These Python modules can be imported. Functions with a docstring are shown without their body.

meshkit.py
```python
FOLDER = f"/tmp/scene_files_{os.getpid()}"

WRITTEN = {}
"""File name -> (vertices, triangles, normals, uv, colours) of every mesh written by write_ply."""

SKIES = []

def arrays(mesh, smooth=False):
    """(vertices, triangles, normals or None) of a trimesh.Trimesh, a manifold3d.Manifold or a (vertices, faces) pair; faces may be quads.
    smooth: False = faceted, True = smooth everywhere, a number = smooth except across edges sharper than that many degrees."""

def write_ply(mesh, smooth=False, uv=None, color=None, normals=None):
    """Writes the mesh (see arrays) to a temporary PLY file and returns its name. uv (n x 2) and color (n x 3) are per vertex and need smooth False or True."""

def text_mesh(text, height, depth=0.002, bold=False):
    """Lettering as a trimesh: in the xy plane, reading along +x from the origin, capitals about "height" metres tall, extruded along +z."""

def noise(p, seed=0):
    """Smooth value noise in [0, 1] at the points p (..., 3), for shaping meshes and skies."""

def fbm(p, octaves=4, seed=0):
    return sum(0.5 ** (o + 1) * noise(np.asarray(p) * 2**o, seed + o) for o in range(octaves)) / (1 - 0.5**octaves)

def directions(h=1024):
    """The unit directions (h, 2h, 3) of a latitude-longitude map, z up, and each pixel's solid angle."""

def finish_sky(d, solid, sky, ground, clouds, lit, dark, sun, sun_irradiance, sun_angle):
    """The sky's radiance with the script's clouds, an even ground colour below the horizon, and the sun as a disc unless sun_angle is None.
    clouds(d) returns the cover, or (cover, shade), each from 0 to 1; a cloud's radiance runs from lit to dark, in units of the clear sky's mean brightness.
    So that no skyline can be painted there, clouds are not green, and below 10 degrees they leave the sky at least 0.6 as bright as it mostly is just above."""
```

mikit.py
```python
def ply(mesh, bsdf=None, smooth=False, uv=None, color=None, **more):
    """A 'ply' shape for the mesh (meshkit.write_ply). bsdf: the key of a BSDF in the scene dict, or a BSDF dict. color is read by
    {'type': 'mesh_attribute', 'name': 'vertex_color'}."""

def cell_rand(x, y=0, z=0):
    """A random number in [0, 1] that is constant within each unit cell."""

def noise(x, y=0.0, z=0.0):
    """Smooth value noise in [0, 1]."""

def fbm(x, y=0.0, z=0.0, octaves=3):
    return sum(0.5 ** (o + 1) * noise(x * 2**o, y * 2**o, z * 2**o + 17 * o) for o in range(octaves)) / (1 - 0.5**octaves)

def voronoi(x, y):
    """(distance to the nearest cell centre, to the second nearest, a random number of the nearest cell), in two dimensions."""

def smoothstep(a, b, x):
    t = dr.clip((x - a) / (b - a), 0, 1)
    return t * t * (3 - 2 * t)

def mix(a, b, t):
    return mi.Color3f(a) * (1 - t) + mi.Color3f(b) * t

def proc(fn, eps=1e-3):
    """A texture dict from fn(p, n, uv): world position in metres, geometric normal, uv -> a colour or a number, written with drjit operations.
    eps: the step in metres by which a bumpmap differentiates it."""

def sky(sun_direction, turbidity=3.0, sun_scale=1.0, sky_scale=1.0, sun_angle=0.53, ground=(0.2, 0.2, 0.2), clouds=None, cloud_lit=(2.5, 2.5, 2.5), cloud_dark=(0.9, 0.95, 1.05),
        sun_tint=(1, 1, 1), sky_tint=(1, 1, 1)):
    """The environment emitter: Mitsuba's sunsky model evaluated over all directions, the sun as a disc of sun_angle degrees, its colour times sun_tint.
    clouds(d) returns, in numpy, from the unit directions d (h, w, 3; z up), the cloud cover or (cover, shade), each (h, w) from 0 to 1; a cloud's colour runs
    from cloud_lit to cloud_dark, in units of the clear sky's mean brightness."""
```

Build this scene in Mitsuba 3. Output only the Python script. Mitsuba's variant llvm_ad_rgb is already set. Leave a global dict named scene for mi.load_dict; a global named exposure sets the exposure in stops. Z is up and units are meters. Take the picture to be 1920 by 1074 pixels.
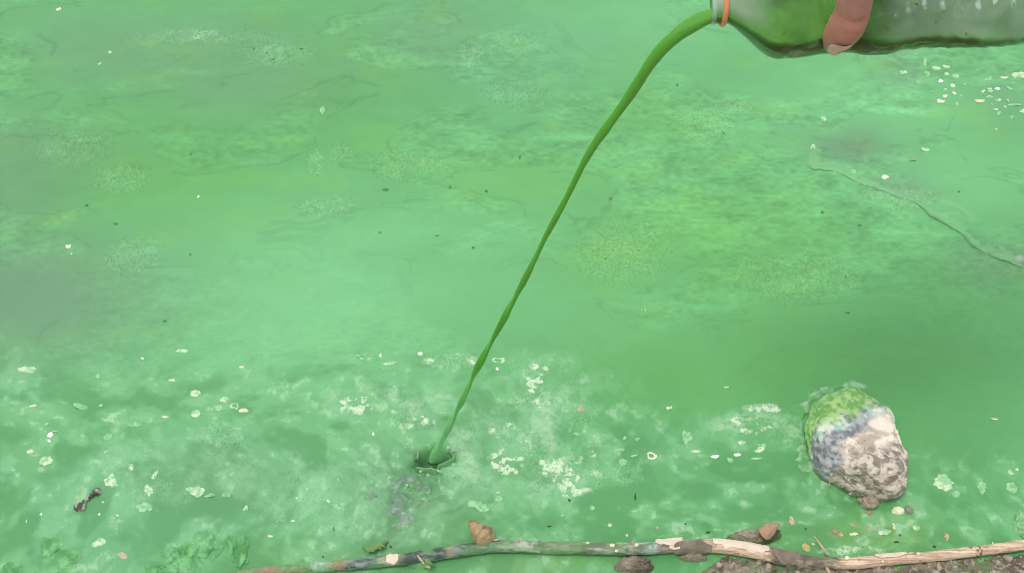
import math, random
import numpy as np, trimesh, manifold3d as m3, drjit as dr, mitsuba as mi
import mikit, meshkit
from mikit import proc, noise, fbm, voronoi, cell_rand, smoothstep, mix

# ------------------------------------------------------------------ camera, sky, exposure
H, PITCH, HFOV = 1.2, math.radians(50.0), 35.0
T = math.tan(math.radians(HFOV / 2))
CP, SP = math.cos(PITCH), math.sin(PITCH)
scene, labels = {}, {}
scene['camera'] = {'type': 'perspective', 'fov': HFOV, 'fov_axis': 'x', 'near_clip': 0.01, 'far_clip': 2000.0,
                   'to_world': mi.ScalarTransform4f().look_at([0, 0, H], [0, CP, H - SP], [0, 0, 1])}
SUN = np.array([-0.20, -0.22, 0.95])
scene['daylight'] = mikit.sky(SUN, turbidity=3, sun_scale=0.24, sun_angle=15, clouds=lambda d: (np.full(d.shape[:2], 0.93), 0.35 * meshkit.fbm(d * 2.5, 3)),
                              cloud_lit=(1.9, 1.9, 1.9), cloud_dark=(1.3, 1.35, 1.4))
exposure = 2.2


def at(px, py, z=0.0):
    """The point of the level z that the photograph's pixel shows."""
    a, b = (px - 960) / 960 * T, (py - 537) / 960 * T
    r = np.array([a, CP - b * SP, -SP - b * CP])
    return np.array([0, 0, H]) + r * ((z - H) / r[2])


def lin(r, g, b):
    f = lambda c: c / 12.92 if c < 0.04045 else ((c + 0.055) / 1.055) ** 2.4
    return [f(r / 255), f(g / 255), f(b / 255)]


def clampcol(c):
    return dr.clip(c, 0.0, 1.0)


def pr(base, rough=0.5, spec=0.5, **more):
    c = base if isinstance(base, dict) else {'type': 'rgb', 'value': list(base)}
    r = rough if isinstance(rough, dict) else float(rough)
    return {'type': 'principled', 'base_color': c, 'roughness': r, 'specular': float(spec), **more}


def two(b):
    return {'type': 'twosided', 'bsdf': b}


def bump(b, fn, scale=1.0, eps=6e-4):
    return {'type': 'bumpmap', 'arbitrary': {**proc(fn, eps=eps)}, 'bsdf': b, 'scale': float(scale)}


used = {}


def key_for(name):
    n = used.get(name, 0)
    used[name] = n + 1
    return name if n == 0 else f'{name}_{n:03d}'


def obj(name, mesh, bsdf, label=None, cat=None, group=None, kind=None, smooth=True, uv=None, color=None):
    k = key_for(name)
    scene[k] = mikit.ply(mesh, bsdf, smooth=smooth, uv=uv, color=color)
    e = {}
    if label: e['label'] = label
    if cat: e['category'] = cat
    if group: e['group'] = group
    if kind: e['kind'] = kind
    if e: labels[k] = e
    return k


def sub(parent, name, mesh, bsdf, label=None, kind=None, smooth=True):
    return obj(parent + '__' + name, mesh, bsdf, label=label, kind=kind, smooth=smooth)


# ------------------------------------------------------------------ water colours (algae concentration, dark green tones, painted pit shade)
def G(px, py, rx, ry, w):
    c = at(px, py)
    ex = abs(at(px + rx, py)[0] - c[0])
    ey = abs(at(px, py - ry)[1] - at(px, py + ry)[1]) / 2
    return (float(c[0]), float(c[1]), float(ex), float(ey), w)


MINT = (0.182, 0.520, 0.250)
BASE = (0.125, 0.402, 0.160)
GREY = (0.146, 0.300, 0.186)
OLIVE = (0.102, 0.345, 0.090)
DARK_GREEN = (0.066, 0.262, 0.078)
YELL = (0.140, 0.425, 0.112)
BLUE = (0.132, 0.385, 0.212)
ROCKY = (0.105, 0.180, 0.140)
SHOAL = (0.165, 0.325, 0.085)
PIT_SHADE = (0.055, 0.085, 0.030)
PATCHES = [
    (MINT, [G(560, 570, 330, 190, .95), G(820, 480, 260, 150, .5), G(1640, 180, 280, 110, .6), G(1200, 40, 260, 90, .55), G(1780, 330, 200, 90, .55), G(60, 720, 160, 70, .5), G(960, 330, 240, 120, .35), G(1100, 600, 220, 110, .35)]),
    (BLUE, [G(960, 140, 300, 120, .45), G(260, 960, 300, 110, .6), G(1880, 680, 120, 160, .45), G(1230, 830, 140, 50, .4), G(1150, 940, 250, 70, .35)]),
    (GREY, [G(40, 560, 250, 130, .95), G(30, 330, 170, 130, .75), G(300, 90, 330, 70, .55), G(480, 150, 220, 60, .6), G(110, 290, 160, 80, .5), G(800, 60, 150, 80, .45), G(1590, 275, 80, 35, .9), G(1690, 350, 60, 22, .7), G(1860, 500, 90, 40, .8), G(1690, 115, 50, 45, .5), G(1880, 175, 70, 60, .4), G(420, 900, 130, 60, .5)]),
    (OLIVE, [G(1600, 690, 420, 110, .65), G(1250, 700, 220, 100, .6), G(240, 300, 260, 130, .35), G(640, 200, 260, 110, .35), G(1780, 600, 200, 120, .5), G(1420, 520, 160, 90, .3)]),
    (DARK_GREEN, [G(1790, 840, 140, 80, .35), G(1430, 880, 130, 60, .3), G(1560, 930, 100, 40, .55), G(1280, 1000, 140, 50, .25), G(1500, 860, 60, 90, .3)]),  # darker green patches
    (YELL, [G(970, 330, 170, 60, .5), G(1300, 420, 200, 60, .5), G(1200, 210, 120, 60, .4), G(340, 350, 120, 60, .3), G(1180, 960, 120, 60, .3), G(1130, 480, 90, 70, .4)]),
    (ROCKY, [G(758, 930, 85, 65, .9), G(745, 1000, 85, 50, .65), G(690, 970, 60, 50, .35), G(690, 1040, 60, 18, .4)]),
    (PIT_SHADE, [G(791, 858, 15, 15, .9), G(815, 872, 16, 10, .35)]),  # shade inside the splash pit, painted into the water colour
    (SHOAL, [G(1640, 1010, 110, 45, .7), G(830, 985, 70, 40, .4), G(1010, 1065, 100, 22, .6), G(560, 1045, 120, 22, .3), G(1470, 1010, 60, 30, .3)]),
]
IMPACT = at(812, 858)
SHORE_Y = float(at(960, 800)[1])


OPEN = [G(560, 560, 330, 130, 1), G(860, 520, 200, 110, .9), G(1300, 690, 520, 110, 1), G(1750, 620, 260, 140, .9), G(150, 560, 200, 90, .7), G(400, 230, 150, 60, .6), G(1120, 110, 130, 70, .7)]


def water_color(p, n, uv):
    x, y = p.x, p.y
    wx = 0.06 * (fbm(x * 7 + 3, y * 9, 1.3, 3) - .5)
    wy = 0.06 * (fbm(x * 6 + 9, y * 10 + 4, 7.7, 3) - .5)
    c = mi.Color3f(*BASE)
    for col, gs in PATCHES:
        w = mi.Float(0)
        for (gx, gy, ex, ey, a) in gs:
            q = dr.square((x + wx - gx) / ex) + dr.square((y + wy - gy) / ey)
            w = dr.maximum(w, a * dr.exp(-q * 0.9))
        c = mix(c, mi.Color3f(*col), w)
    s1 = fbm(x * 15 + wx * 25, y * 26 + wy * 25, 0.4, 4)
    c = c * (0.92 + 0.16 * s1)
    # the skin of algae: torn sheets with a granular face and fine darker rims
    far = smoothstep(SHORE_Y - .03, SHORE_Y + .14, y + wy)
    clear = mi.Float(0)
    for (gx, gy, ex, ey, a) in OPEN:      # open water between the sheets
        clear = dr.maximum(clear, a * dr.exp(-(dr.square((x + wx - gx) / ex) + dr.square((y + wy - gy) / ey))))
    far = far * (1 - .85 * clear)
    m = fbm(x * 8 + wx * 45, y * 15 + wy * 45, 5.1, 5)
    sheet = smoothstep(.47, .60, m)
    gr = fbm(x * 170, y * 300, 2.7, 3) - .5
    rough = fbm(x * 38 + wx * 40, y * 80 + wy * 40, 9.1, 4) - .5
    c = c * (1 + far * (sheet * (.60 * gr + .42 * rough + .03) + .10 * rough))
    rim = dr.exp(-dr.square((m - .475) / .010)) * smoothstep(.40, .60, fbm(x * 30, y * 50, 1.9, 2))
    c = c * (1 - .15 * rim * far)
    c = mix(c, c * mi.Color3f(1.15, 1.04, .86), far * smoothstep(.54, .72, fbm(x * 22 + 7, y * 40, 3.3, 4)) * .6)
    # pale clumps hanging just under the surface, near the shore
    near = 1 - smoothstep(SHORE_Y + .03, SHORE_Y + .125, y + wy * 1.5 + .115 * smoothstep(.02, .26, x))
    c = mix(c, mi.Color3f(.180, .450, .225), near * .35 * smoothstep(.12, -.05, x))
    b = fbm(x * 40 + wx * 70, y * 40 + wy * 70, 2.2, 4)
    b2 = fbm(x * 100 + wx * 90, y * 100 + wy * 90, 8.2, 4)
    pale = smoothstep(.47, .64, b * .4 + b2 * .6) * near
    c = mix(c, mi.Color3f(.235, .55, .30), pale * .46)
    b3 = fbm(x * 170 + wx * 60, y * 160 + wy * 60, 3.2, 3)
    c = mix(c, mi.Color3f(.38, .64, .42), smoothstep(.56, .68, b3) * pale * .5)
    dark = smoothstep(.54, .36, b) * near
    c = mix(c, mi.Color3f(.080, .285, .110), dark * .22)
    # pale lines drawn into arcs round the place where the jet lands
    rx, ry = x - float(IMPACT[0]), y - float(IMPACT[1])
    r = dr.sqrt(rx * rx + ry * ry * 1.1)
    arc = noise(r * 260 + 6 * (fbm(x * 50, y * 50, 6.0, 2) - .5), 1.5, 0.5)
    c = mix(c, mi.Color3f(.26, .54, .33), smoothstep(.35, .85, arc) * smoothstep(.016, .03, r) * smoothstep(.10, .05, r) * smoothstep(-.03, .02, rx) * .75)
    dark = smoothstep(.54, .34, b) * near
    c = mix(c, mi.Color3f(.070, .250, .090), dark * .36)
    fine = noise(x * 900, y * 700, 0.5)
    return clampcol(c * (0.975 + 0.05 * fine))


def water_bump(p, n, uv):
    x, y = p.x, p.y
    big = fbm(x * 16, y * 30, 1.0, 3) * 0.0009
    near = 1 - smoothstep(SHORE_Y - .03, SHORE_Y + .10, y)
    return big + near * fbm(x * 60, y * 60, 3.0, 3) * 0.0007 + fbm(x * 22 + 3, y * 90, 2.0, 2) * 0.0002


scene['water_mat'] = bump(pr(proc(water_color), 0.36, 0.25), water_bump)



def axis_grid(lo, hi, step, far):
    fine = np.arange(lo, hi + step / 2, step)
    out, d = [], step
    g = 0.0
    while g < far:
        d *= 1.35
        g += d
        out.append(g)
    out = np.array(out)
    return np.concatenate([(lo - out)[::-1], fine, hi + out])


def grid_mesh(xs, ys, hfn):
    X, Y = np.meshgrid(xs, ys)
    Z = hfn(X, Y)
    v = np.c_[X.ravel(), Y.ravel(), Z.ravel()]
    nx, ny = len(xs), len(ys)
    i = (np.arange(ny - 1)[:, None] * nx + np.arange(nx - 1)[None]).ravel()
    f = np.c_[np.r_[i, i], np.r_[i + 1, i + nx + 1], np.r_[i + nx + 1, i + nx]]
    return trimesh.Trimesh(v, f, process=False)


def nz(X, Y, s, seed=0, oc=3):
    return meshkit.fbm(np.stack([X * s, Y * s, np.full_like(X, seed * 1.7)], -1), oc, seed)


def water_h(X, Y):
    dx, dy = X - IMPACT[0], (Y - IMPACT[1])
    r = np.hypot(dx, dy)
    a = np.arctan2(dy, dx)
    wob = .9 + .22 * np.sin(a * 2 + .6) + .12 * np.sin(a * 5 + 2) + .05 * np.sin(a * 9 + 1)
    z = 0.0004 * (nz(X, Y, 14, 2) - .5) * 4
    z = z - 0.026 * np.exp(-(r / (0.0140 * wob)) ** (3.0 - .8 * np.cos(a)))
    side = 0.35 + 0.65 * np.clip(np.cos(a - .1), 0, 1)
    z += 0.0005 * np.sin((r * (1 + .08 * np.sin(3 * a)) - .02) * 2 * np.pi / 0.0165) * np.exp(-((r - .035) / .028) ** 2) * (r > .017) * side
    near = np.clip((SHORE_Y - Y) / .1, 0, 1)
    z += near * 0.0016 * (nz(X, Y, 45, 5) - .5)
    return z * (r < 3)


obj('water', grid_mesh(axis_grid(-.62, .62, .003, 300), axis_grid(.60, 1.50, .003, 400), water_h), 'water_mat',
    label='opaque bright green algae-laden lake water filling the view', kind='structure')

# ------------------------------------------------------------------ ground: lake bed and muddy bank
SH = np.array([at(*q)[:2] for q in [(-2500, 1250), (0, 1190), (700, 1160), (1100, 1118), (1290, 1092), (1345, 1056), (1420, 1040), (1480, 1050), (1560, 1058), (1700, 1054), (1820, 1046), (1920, 1034), (2100, 1020), (4000, 1000)]])


def ground_h(X, Y):
    ys = np.interp(X, SH[:, 0], SH[:, 1]) + .012 * (nz(X, Y * 0, 40, 3) - .5)
    d = ys - Y
    near = (np.abs(X) < 1.2) & (np.abs(d) < .5)
    z = np.where(d > 0, np.minimum(d * .30, .2 + d * .03), np.maximum(d * .7, -.6 + d * .0005))
    z += np.where(near, (nz(X, Y, 55, 4) - .5) * .011 + (nz(X, Y, 190, 6) - .5) * .006 + np.maximum(nz(X, Y, 420, 8, 2) - .5, 0) * .006, 0)
    return z


def mud_color(p, n, uv):
    a = fbm(p.x * 45, p.y * 45, p.z * 45, 4)
    b = noise(p.x * 420, p.y * 420, p.z * 420)
    wet = smoothstep(.010, .001, p.z)
    c = mix(mi.Color3f(.17, .145, .12), mi.Color3f(.36, .32, .27), smoothstep(.35, .68, a))
    c = mix(c, mi.Color3f(.36, .32, .27), smoothstep(.72, .9, b) * .6)
    c = mix(c, c * mi.Color3f(.72, .76, .68), wet)
    g = smoothstep(.48, .66, fbm(p.x * 30 + 4, p.y * 30, 2.0, 3)) * smoothstep(.012, .002, p.z)
    return mix(c, mi.Color3f(.13, .30, .10), g * .45)


def mud_rough(p, n, uv):
    return 0.45 + 0.45 * noise(p.x * 120, p.y * 120, p.z * 120)


scene['mud_mat'] = bump(pr(proc(mud_color), proc(mud_rough), 0.45), lambda p, n, uv: fbm(p.x * 500, p.y * 500, p.z * 500, 3) * .0016, eps=4e-4)
gx = axis_grid(-.50, .50, .004, 300)
gx = np.unique(np.concatenate([gx, np.arange(.02, .46, .0013)]))
gy = axis_grid(.55, .80, .004, 400)
gy = np.unique(np.concatenate([gy, np.arange(.655, .745, .0013)]))
obj('ground', grid_mesh(gx, gy, ground_h), 'mud_mat', label='dark grey brown muddy bank with crumbs at the lower right edge', kind='structure', smooth=True)


# ------------------------------------------------------------------ generic shape makers
def ico(n):
    return trimesh.creation.icosphere(subdivisions=n)


def lump(c, r, seed=0, n=4, amp=.25, freq=2.0, rot=0.0, fine=0.0):
    """An uneven closed clod: an ellipsoid r = (rx, ry, rz) with noise, around c."""
    m = ico(n)
    v = np.array(m.vertices)
    d = meshkit.fbm(v * freq + seed * 3.1, 4, seed) - .5
    k = 1 + amp * 2 * d
    if fine: k = k + fine * (meshkit.fbm(v * freq * 6 + seed, 2, seed + 5) - .5)
    v = v * k[:, None] * np.asarray(r)
    ca, sa = math.cos(rot), math.sin(rot)
    v = v @ np.array([[ca, sa, 0], [-sa, ca, 0], [0, 0, 1]])
    return trimesh.Trimesh(v + np.asarray(c), m.faces, process=False)


def tube(path, rad, seg=12, amp=0.0, freq=200, seed=0, caps=True, twist=None):
    path = np.asarray(path, float)
    n = len(path)
    rad = np.broadcast_to(rad, n)
    t = np.gradient(path, axis=0)
    t /= np.linalg.norm(t, axis=1, keepdims=True) + 1e-12
    up = np.array([0, 0, 1.0]) if abs(t[0, 2]) < .9 else np.array([0, 1.0, 0])
    a = np.cross(t, up); a /= np.linalg.norm(a, axis=1, keepdims=True)
    b = np.cross(a, t)
    th = np.linspace(0, 2 * np.pi, seg, endpoint=False)
    o = np.cos(th)[None, :, None] * a[:, None] + np.sin(th)[None, :, None] * b[:, None]
    k = 1.0 if twist is None else (1 + twist[0][:, None] * np.cos(2 * (th[None] - twist[1][:, None])))
    p = path[:, None] + o * (rad[:, None] * k)[..., None]
    if amp:
        k = meshkit.fbm(p * freq + seed, 3, seed) - .5
        p = p + o * (k * amp * 2)[..., None]
    v = p.reshape(-1, 3)
    i = np.arange(n - 1)[:, None] * seg
    j = np.arange(seg)[None]
    q = np.stack([i + j, i + (j + 1) % seg, i + seg + (j + 1) % seg, i + seg + j], -1).reshape(-1, 4)
    f = np.vstack([q[:, [0, 1, 2]], q[:, [0, 2, 3]]])
    if caps:
        v = np.vstack([v, path[0], path[-1]])
        k = np.arange(seg)
        f = np.vstack([f, np.c_[np.full(seg, n * seg), (k + 1) % seg, k], np.c_[np.full(seg, n * seg + 1), (n - 1) * seg + k, (n - 1) * seg + (k + 1) % seg]])
    m = trimesh.Trimesh(v, f, process=False)
    if m.volume < 0: m.invert()
    return m


def spline(pts, n):
    from scipy.interpolate import CubicSpline
    pts = np.asarray(pts, float)
    s = np.r_[0, np.cumsum(np.linalg.norm(np.diff(pts, axis=0), axis=1))]
    return CubicSpline(s, pts)(np.linspace(0, s[-1], n))


def size_at(px, py, w, h):
    c = at(px, py)
    return c, abs(at(px + w / 2, py)[0] - at(px - w / 2, py)[0]) / 2, abs(at(px, py - h / 2)[1] - at(px, py + h / 2)[1]) / 2


def flake_mesh(px, py, w, h, rng, z=0.0004, ang=None, hole=False):
    """A thin curled scrap floating on the water: uneven outline, raised unevenly, 0.5 mm thick."""
    c, a, b = size_at(px, py, w, h)
    n = 30
    th = np.linspace(0, 2 * np.pi, n, endpoint=False) + rng.uniform(0, 6)
    r = 1 + sum(rng.normal(0, s_) * np.cos(f_ * th + rng.uniform(0, 6.3)) for f_, s_ in ((1, .12), (2, .20), (3, .11), (4, .07), (5, .05), (7, .05), (9, .04), (12, .03)))
    r = np.clip(r, .35, 1.6)
    rings = [1.0, .66, .33] if not hole else [1.0, .8, .55]
    V, F = [], []
    tilt = rng.normal(0, .0006, 2)
    hh = min(.0004, .06 * min(a, b) + .0001)
    for k, s in enumerate(rings):
        x, y = a * r * s * np.cos(th), b * r * s * np.sin(th)
        zz = z + hh * (1 - s * s) + rng.normal(0, .00018, n) + tilt[0] * np.cos(th) * s + tilt[1] * np.sin(th) * s
        V.append(np.c_[c[0] + x, c[1] + y, np.maximum(zz, .0003)])
    top = np.vstack(V)
    nt = len(rings) * n
    def ringfaces(o, k):
        j = np.arange(n); i0, i1 = o + k * n, o + (k + 1) * n
        return np.vstack([np.c_[i0 + j, i0 + (j + 1) % n, i1 + j], np.c_[i0 + (j + 1) % n, i1 + (j + 1) % n, i1 + j]])
    for k in range(len(rings) - 1): F.append(ringfaces(0, k))
    bot = top.copy(); bot[:, 2] -= .0008
    for k in range(len(rings) - 1): F.append(ringfaces(nt, k)[:, ::-1])
    j = np.arange(n)
    F.append(np.vstack([np.c_[j, nt + j, (j + 1) % n], np.c_[(j + 1) % n, nt + j, nt + (j + 1) % n]]))
    v = np.vstack([top, bot])
    lo = (len(rings) - 1) * n
    if hole:
        F.append(np.vstack([np.c_[lo + j, lo + (j + 1) % n, nt + lo + j], np.c_[lo + (j + 1) % n, nt + lo + (j + 1) % n, nt + lo + j]]))
    else:
        c0 = top[lo:lo + n].mean(0) + [0, 0, .0001]
        v = np.vstack([v, c0, c0 - [0, 0, .0008]])
        F.append(np.c_[lo + j, lo + (j + 1) % n, np.full(n, 2 * nt)])
        F.append(np.c_[nt + lo + (j + 1) % n, nt + lo + j, np.full(n, 2 * nt + 1)])
    m = trimesh.Trimesh(v, np.vstack(F), process=False)
    if m.volume < 0: m.invert()
    return m


def mat_mesh(px, py, rx, ry, seed, cover=.55, amp=.0011, grain=520, step=.0011, rot=0.0, flat=False, look='mat_green'):
    """A floating mat of tiny colonies: a heightfield kept only where it rises out of the water, so its rim is ragged and it has gaps."""
    c, a, b = size_at(px, py, 2 * rx, 2 * ry)
    xs = np.arange(-a * 1.5, a * 1.5, step); ys = np.arange(-b * 1.5, b * 1.5, step)
    X, Y = np.meshgrid(xs, ys)
    ca, sa = math.cos(rot), math.sin(rot)
    U, W = (X * ca + Y * sa) / a, (-X * sa + Y * ca) / b
    env = np.exp(-(U * U + W * W) * 1.1)
    wx, wy = X + c[0], Y + c[1]
    lowf = nz(wx * .6, wy * 1.5, 55, seed, 4)
    g = nz(wx, wy, grain, seed + 2, 2)
    if look in ('mat_white', 'mat_veil', 'mat_milk'):      # a torn film: continuous, with ragged arms
        tear = .5 + 1.35 * (nz(wx, wy, 42 if look != 'mat_white' else 60, seed + 4, 5) - .5)
        hgt = env * (.45 + 1.5 * tear) - .62 + .22 * cover
        z = np.clip(hgt * 4, -1, .75) * amp + (g - .5) * amp * (.9 if look == 'mat_white' else .25)
    else:
        tear = lowf
        hgt = (env * (0.55 + 1.1 * lowf) - (1 - cover)) * 1.2
        z = np.clip(hgt, -1, .7) * amp + (g - .5) * amp * 1.1
    z = z + water_h(wx, wy)
    keep = (z - water_h(wx, wy)) > -.0004
    v = np.c_[wx.ravel(), wy.ravel(), z.ravel()]
    nx, ny = len(xs), len(ys)
    i = (np.arange(ny - 1)[:, None] * nx + np.arange(nx - 1)[None]).ravel()
    k = keep.ravel()
    ok = k[i] | k[i + 1] | k[i + nx] | k[i + nx + 1]
    i = i[ok]
    f = np.c_[np.r_[i, i], np.r_[i + 1, i + nx + 1], np.r_[i + nx + 1, i + nx]]
    k, c_ = RAFT[look]
    if look in ('mat_white', 'mat_veil', 'mat_milk'): k = k * np.clip(hgt * 5.5, 0, 1)
    uv = np.c_[(k * np.clip(env * 1.5, 0, 1) * np.clip(.35 + (z - water_h(wx, wy)) / amp * .6, .1, 1.1) * (np.clip(5.0 * tear - 1.6, .35, 1.4) if look in ('mat_white', 'mat_veil', 'mat_milk') else np.clip(2.6 * lowf - .55, .15, 1.2))).ravel(), np.full(v.shape[0], c_)]
    u, inv = np.unique(f.ravel(), return_inverse=True)
    return trimesh.Trimesh(v[u], inv.reshape(-1, 3), process=False), uv[u]


# ------------------------------------------------------------------ floating mats of algae
def algae_col(base, var, s=1.0):
    def fn(p, n, uv):
        g = noise(p.x * 620, p.y * 520, 0.3)
        l = fbm(p.x * 60, p.y * 60, 4.0, 3)
        c = mix(mi.Color3f(*base), mi.Color3f(*var), smoothstep(.35, .7, g * .55 + l * .45))
        return clampcol(c * (0.86 + 0.28 * noise(p.x * 1500, p.y * 1300, 1.0)))
    return fn


def raft_color(p, n, uv):
    """Algae on the water: the water's own green, paler where more of it is heaped up. uv.x: how thick and pale, uv.y: how yellow."""
    w = water_color(p, n, uv)
    g = noise(p.x * 650, p.y * 520, 0.3)
    g2 = noise(p.x * 1500, p.y * 1200, 1.0)
    l = fbm(p.x * 70, p.y * 70, 4.0, 3)
    pale = mix(mi.Color3f(.25, .56, .31), mi.Color3f(.22, .47, .14), dr.maximum(uv.y, 0))
    pale = mix(pale, mi.Color3f(.56, .75, .55), smoothstep(.35, 1.0, uv.x))
    torn = fbm(p.x * 130, p.y * 150, 7.0, 4)
    t = dr.clip(uv.x * (.25 + .75 * smoothstep(.36, .62, g * .2 + l * .3 + torn * .5)), 0, .88)
    c = mix(w, pale, t)
    return clampcol(c * (1 + ((g2 - .55) * .42 + (g - .5) * .24) * dr.select(uv.y < 0, .3, 1.0)))


scene['raft_mat'] = two(pr(proc(raft_color), .6, .35))
RAFT = {'mat_green': (.30, .0), 'mat_yellow': (.45, .75), 'mat_grey': (.38, .2), 'mat_light': (.62, .1), 'mat_white': (1.05, .2), 'mat_veil': (.55, -.05), 'mat_milk': (.36, -.05)}

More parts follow.
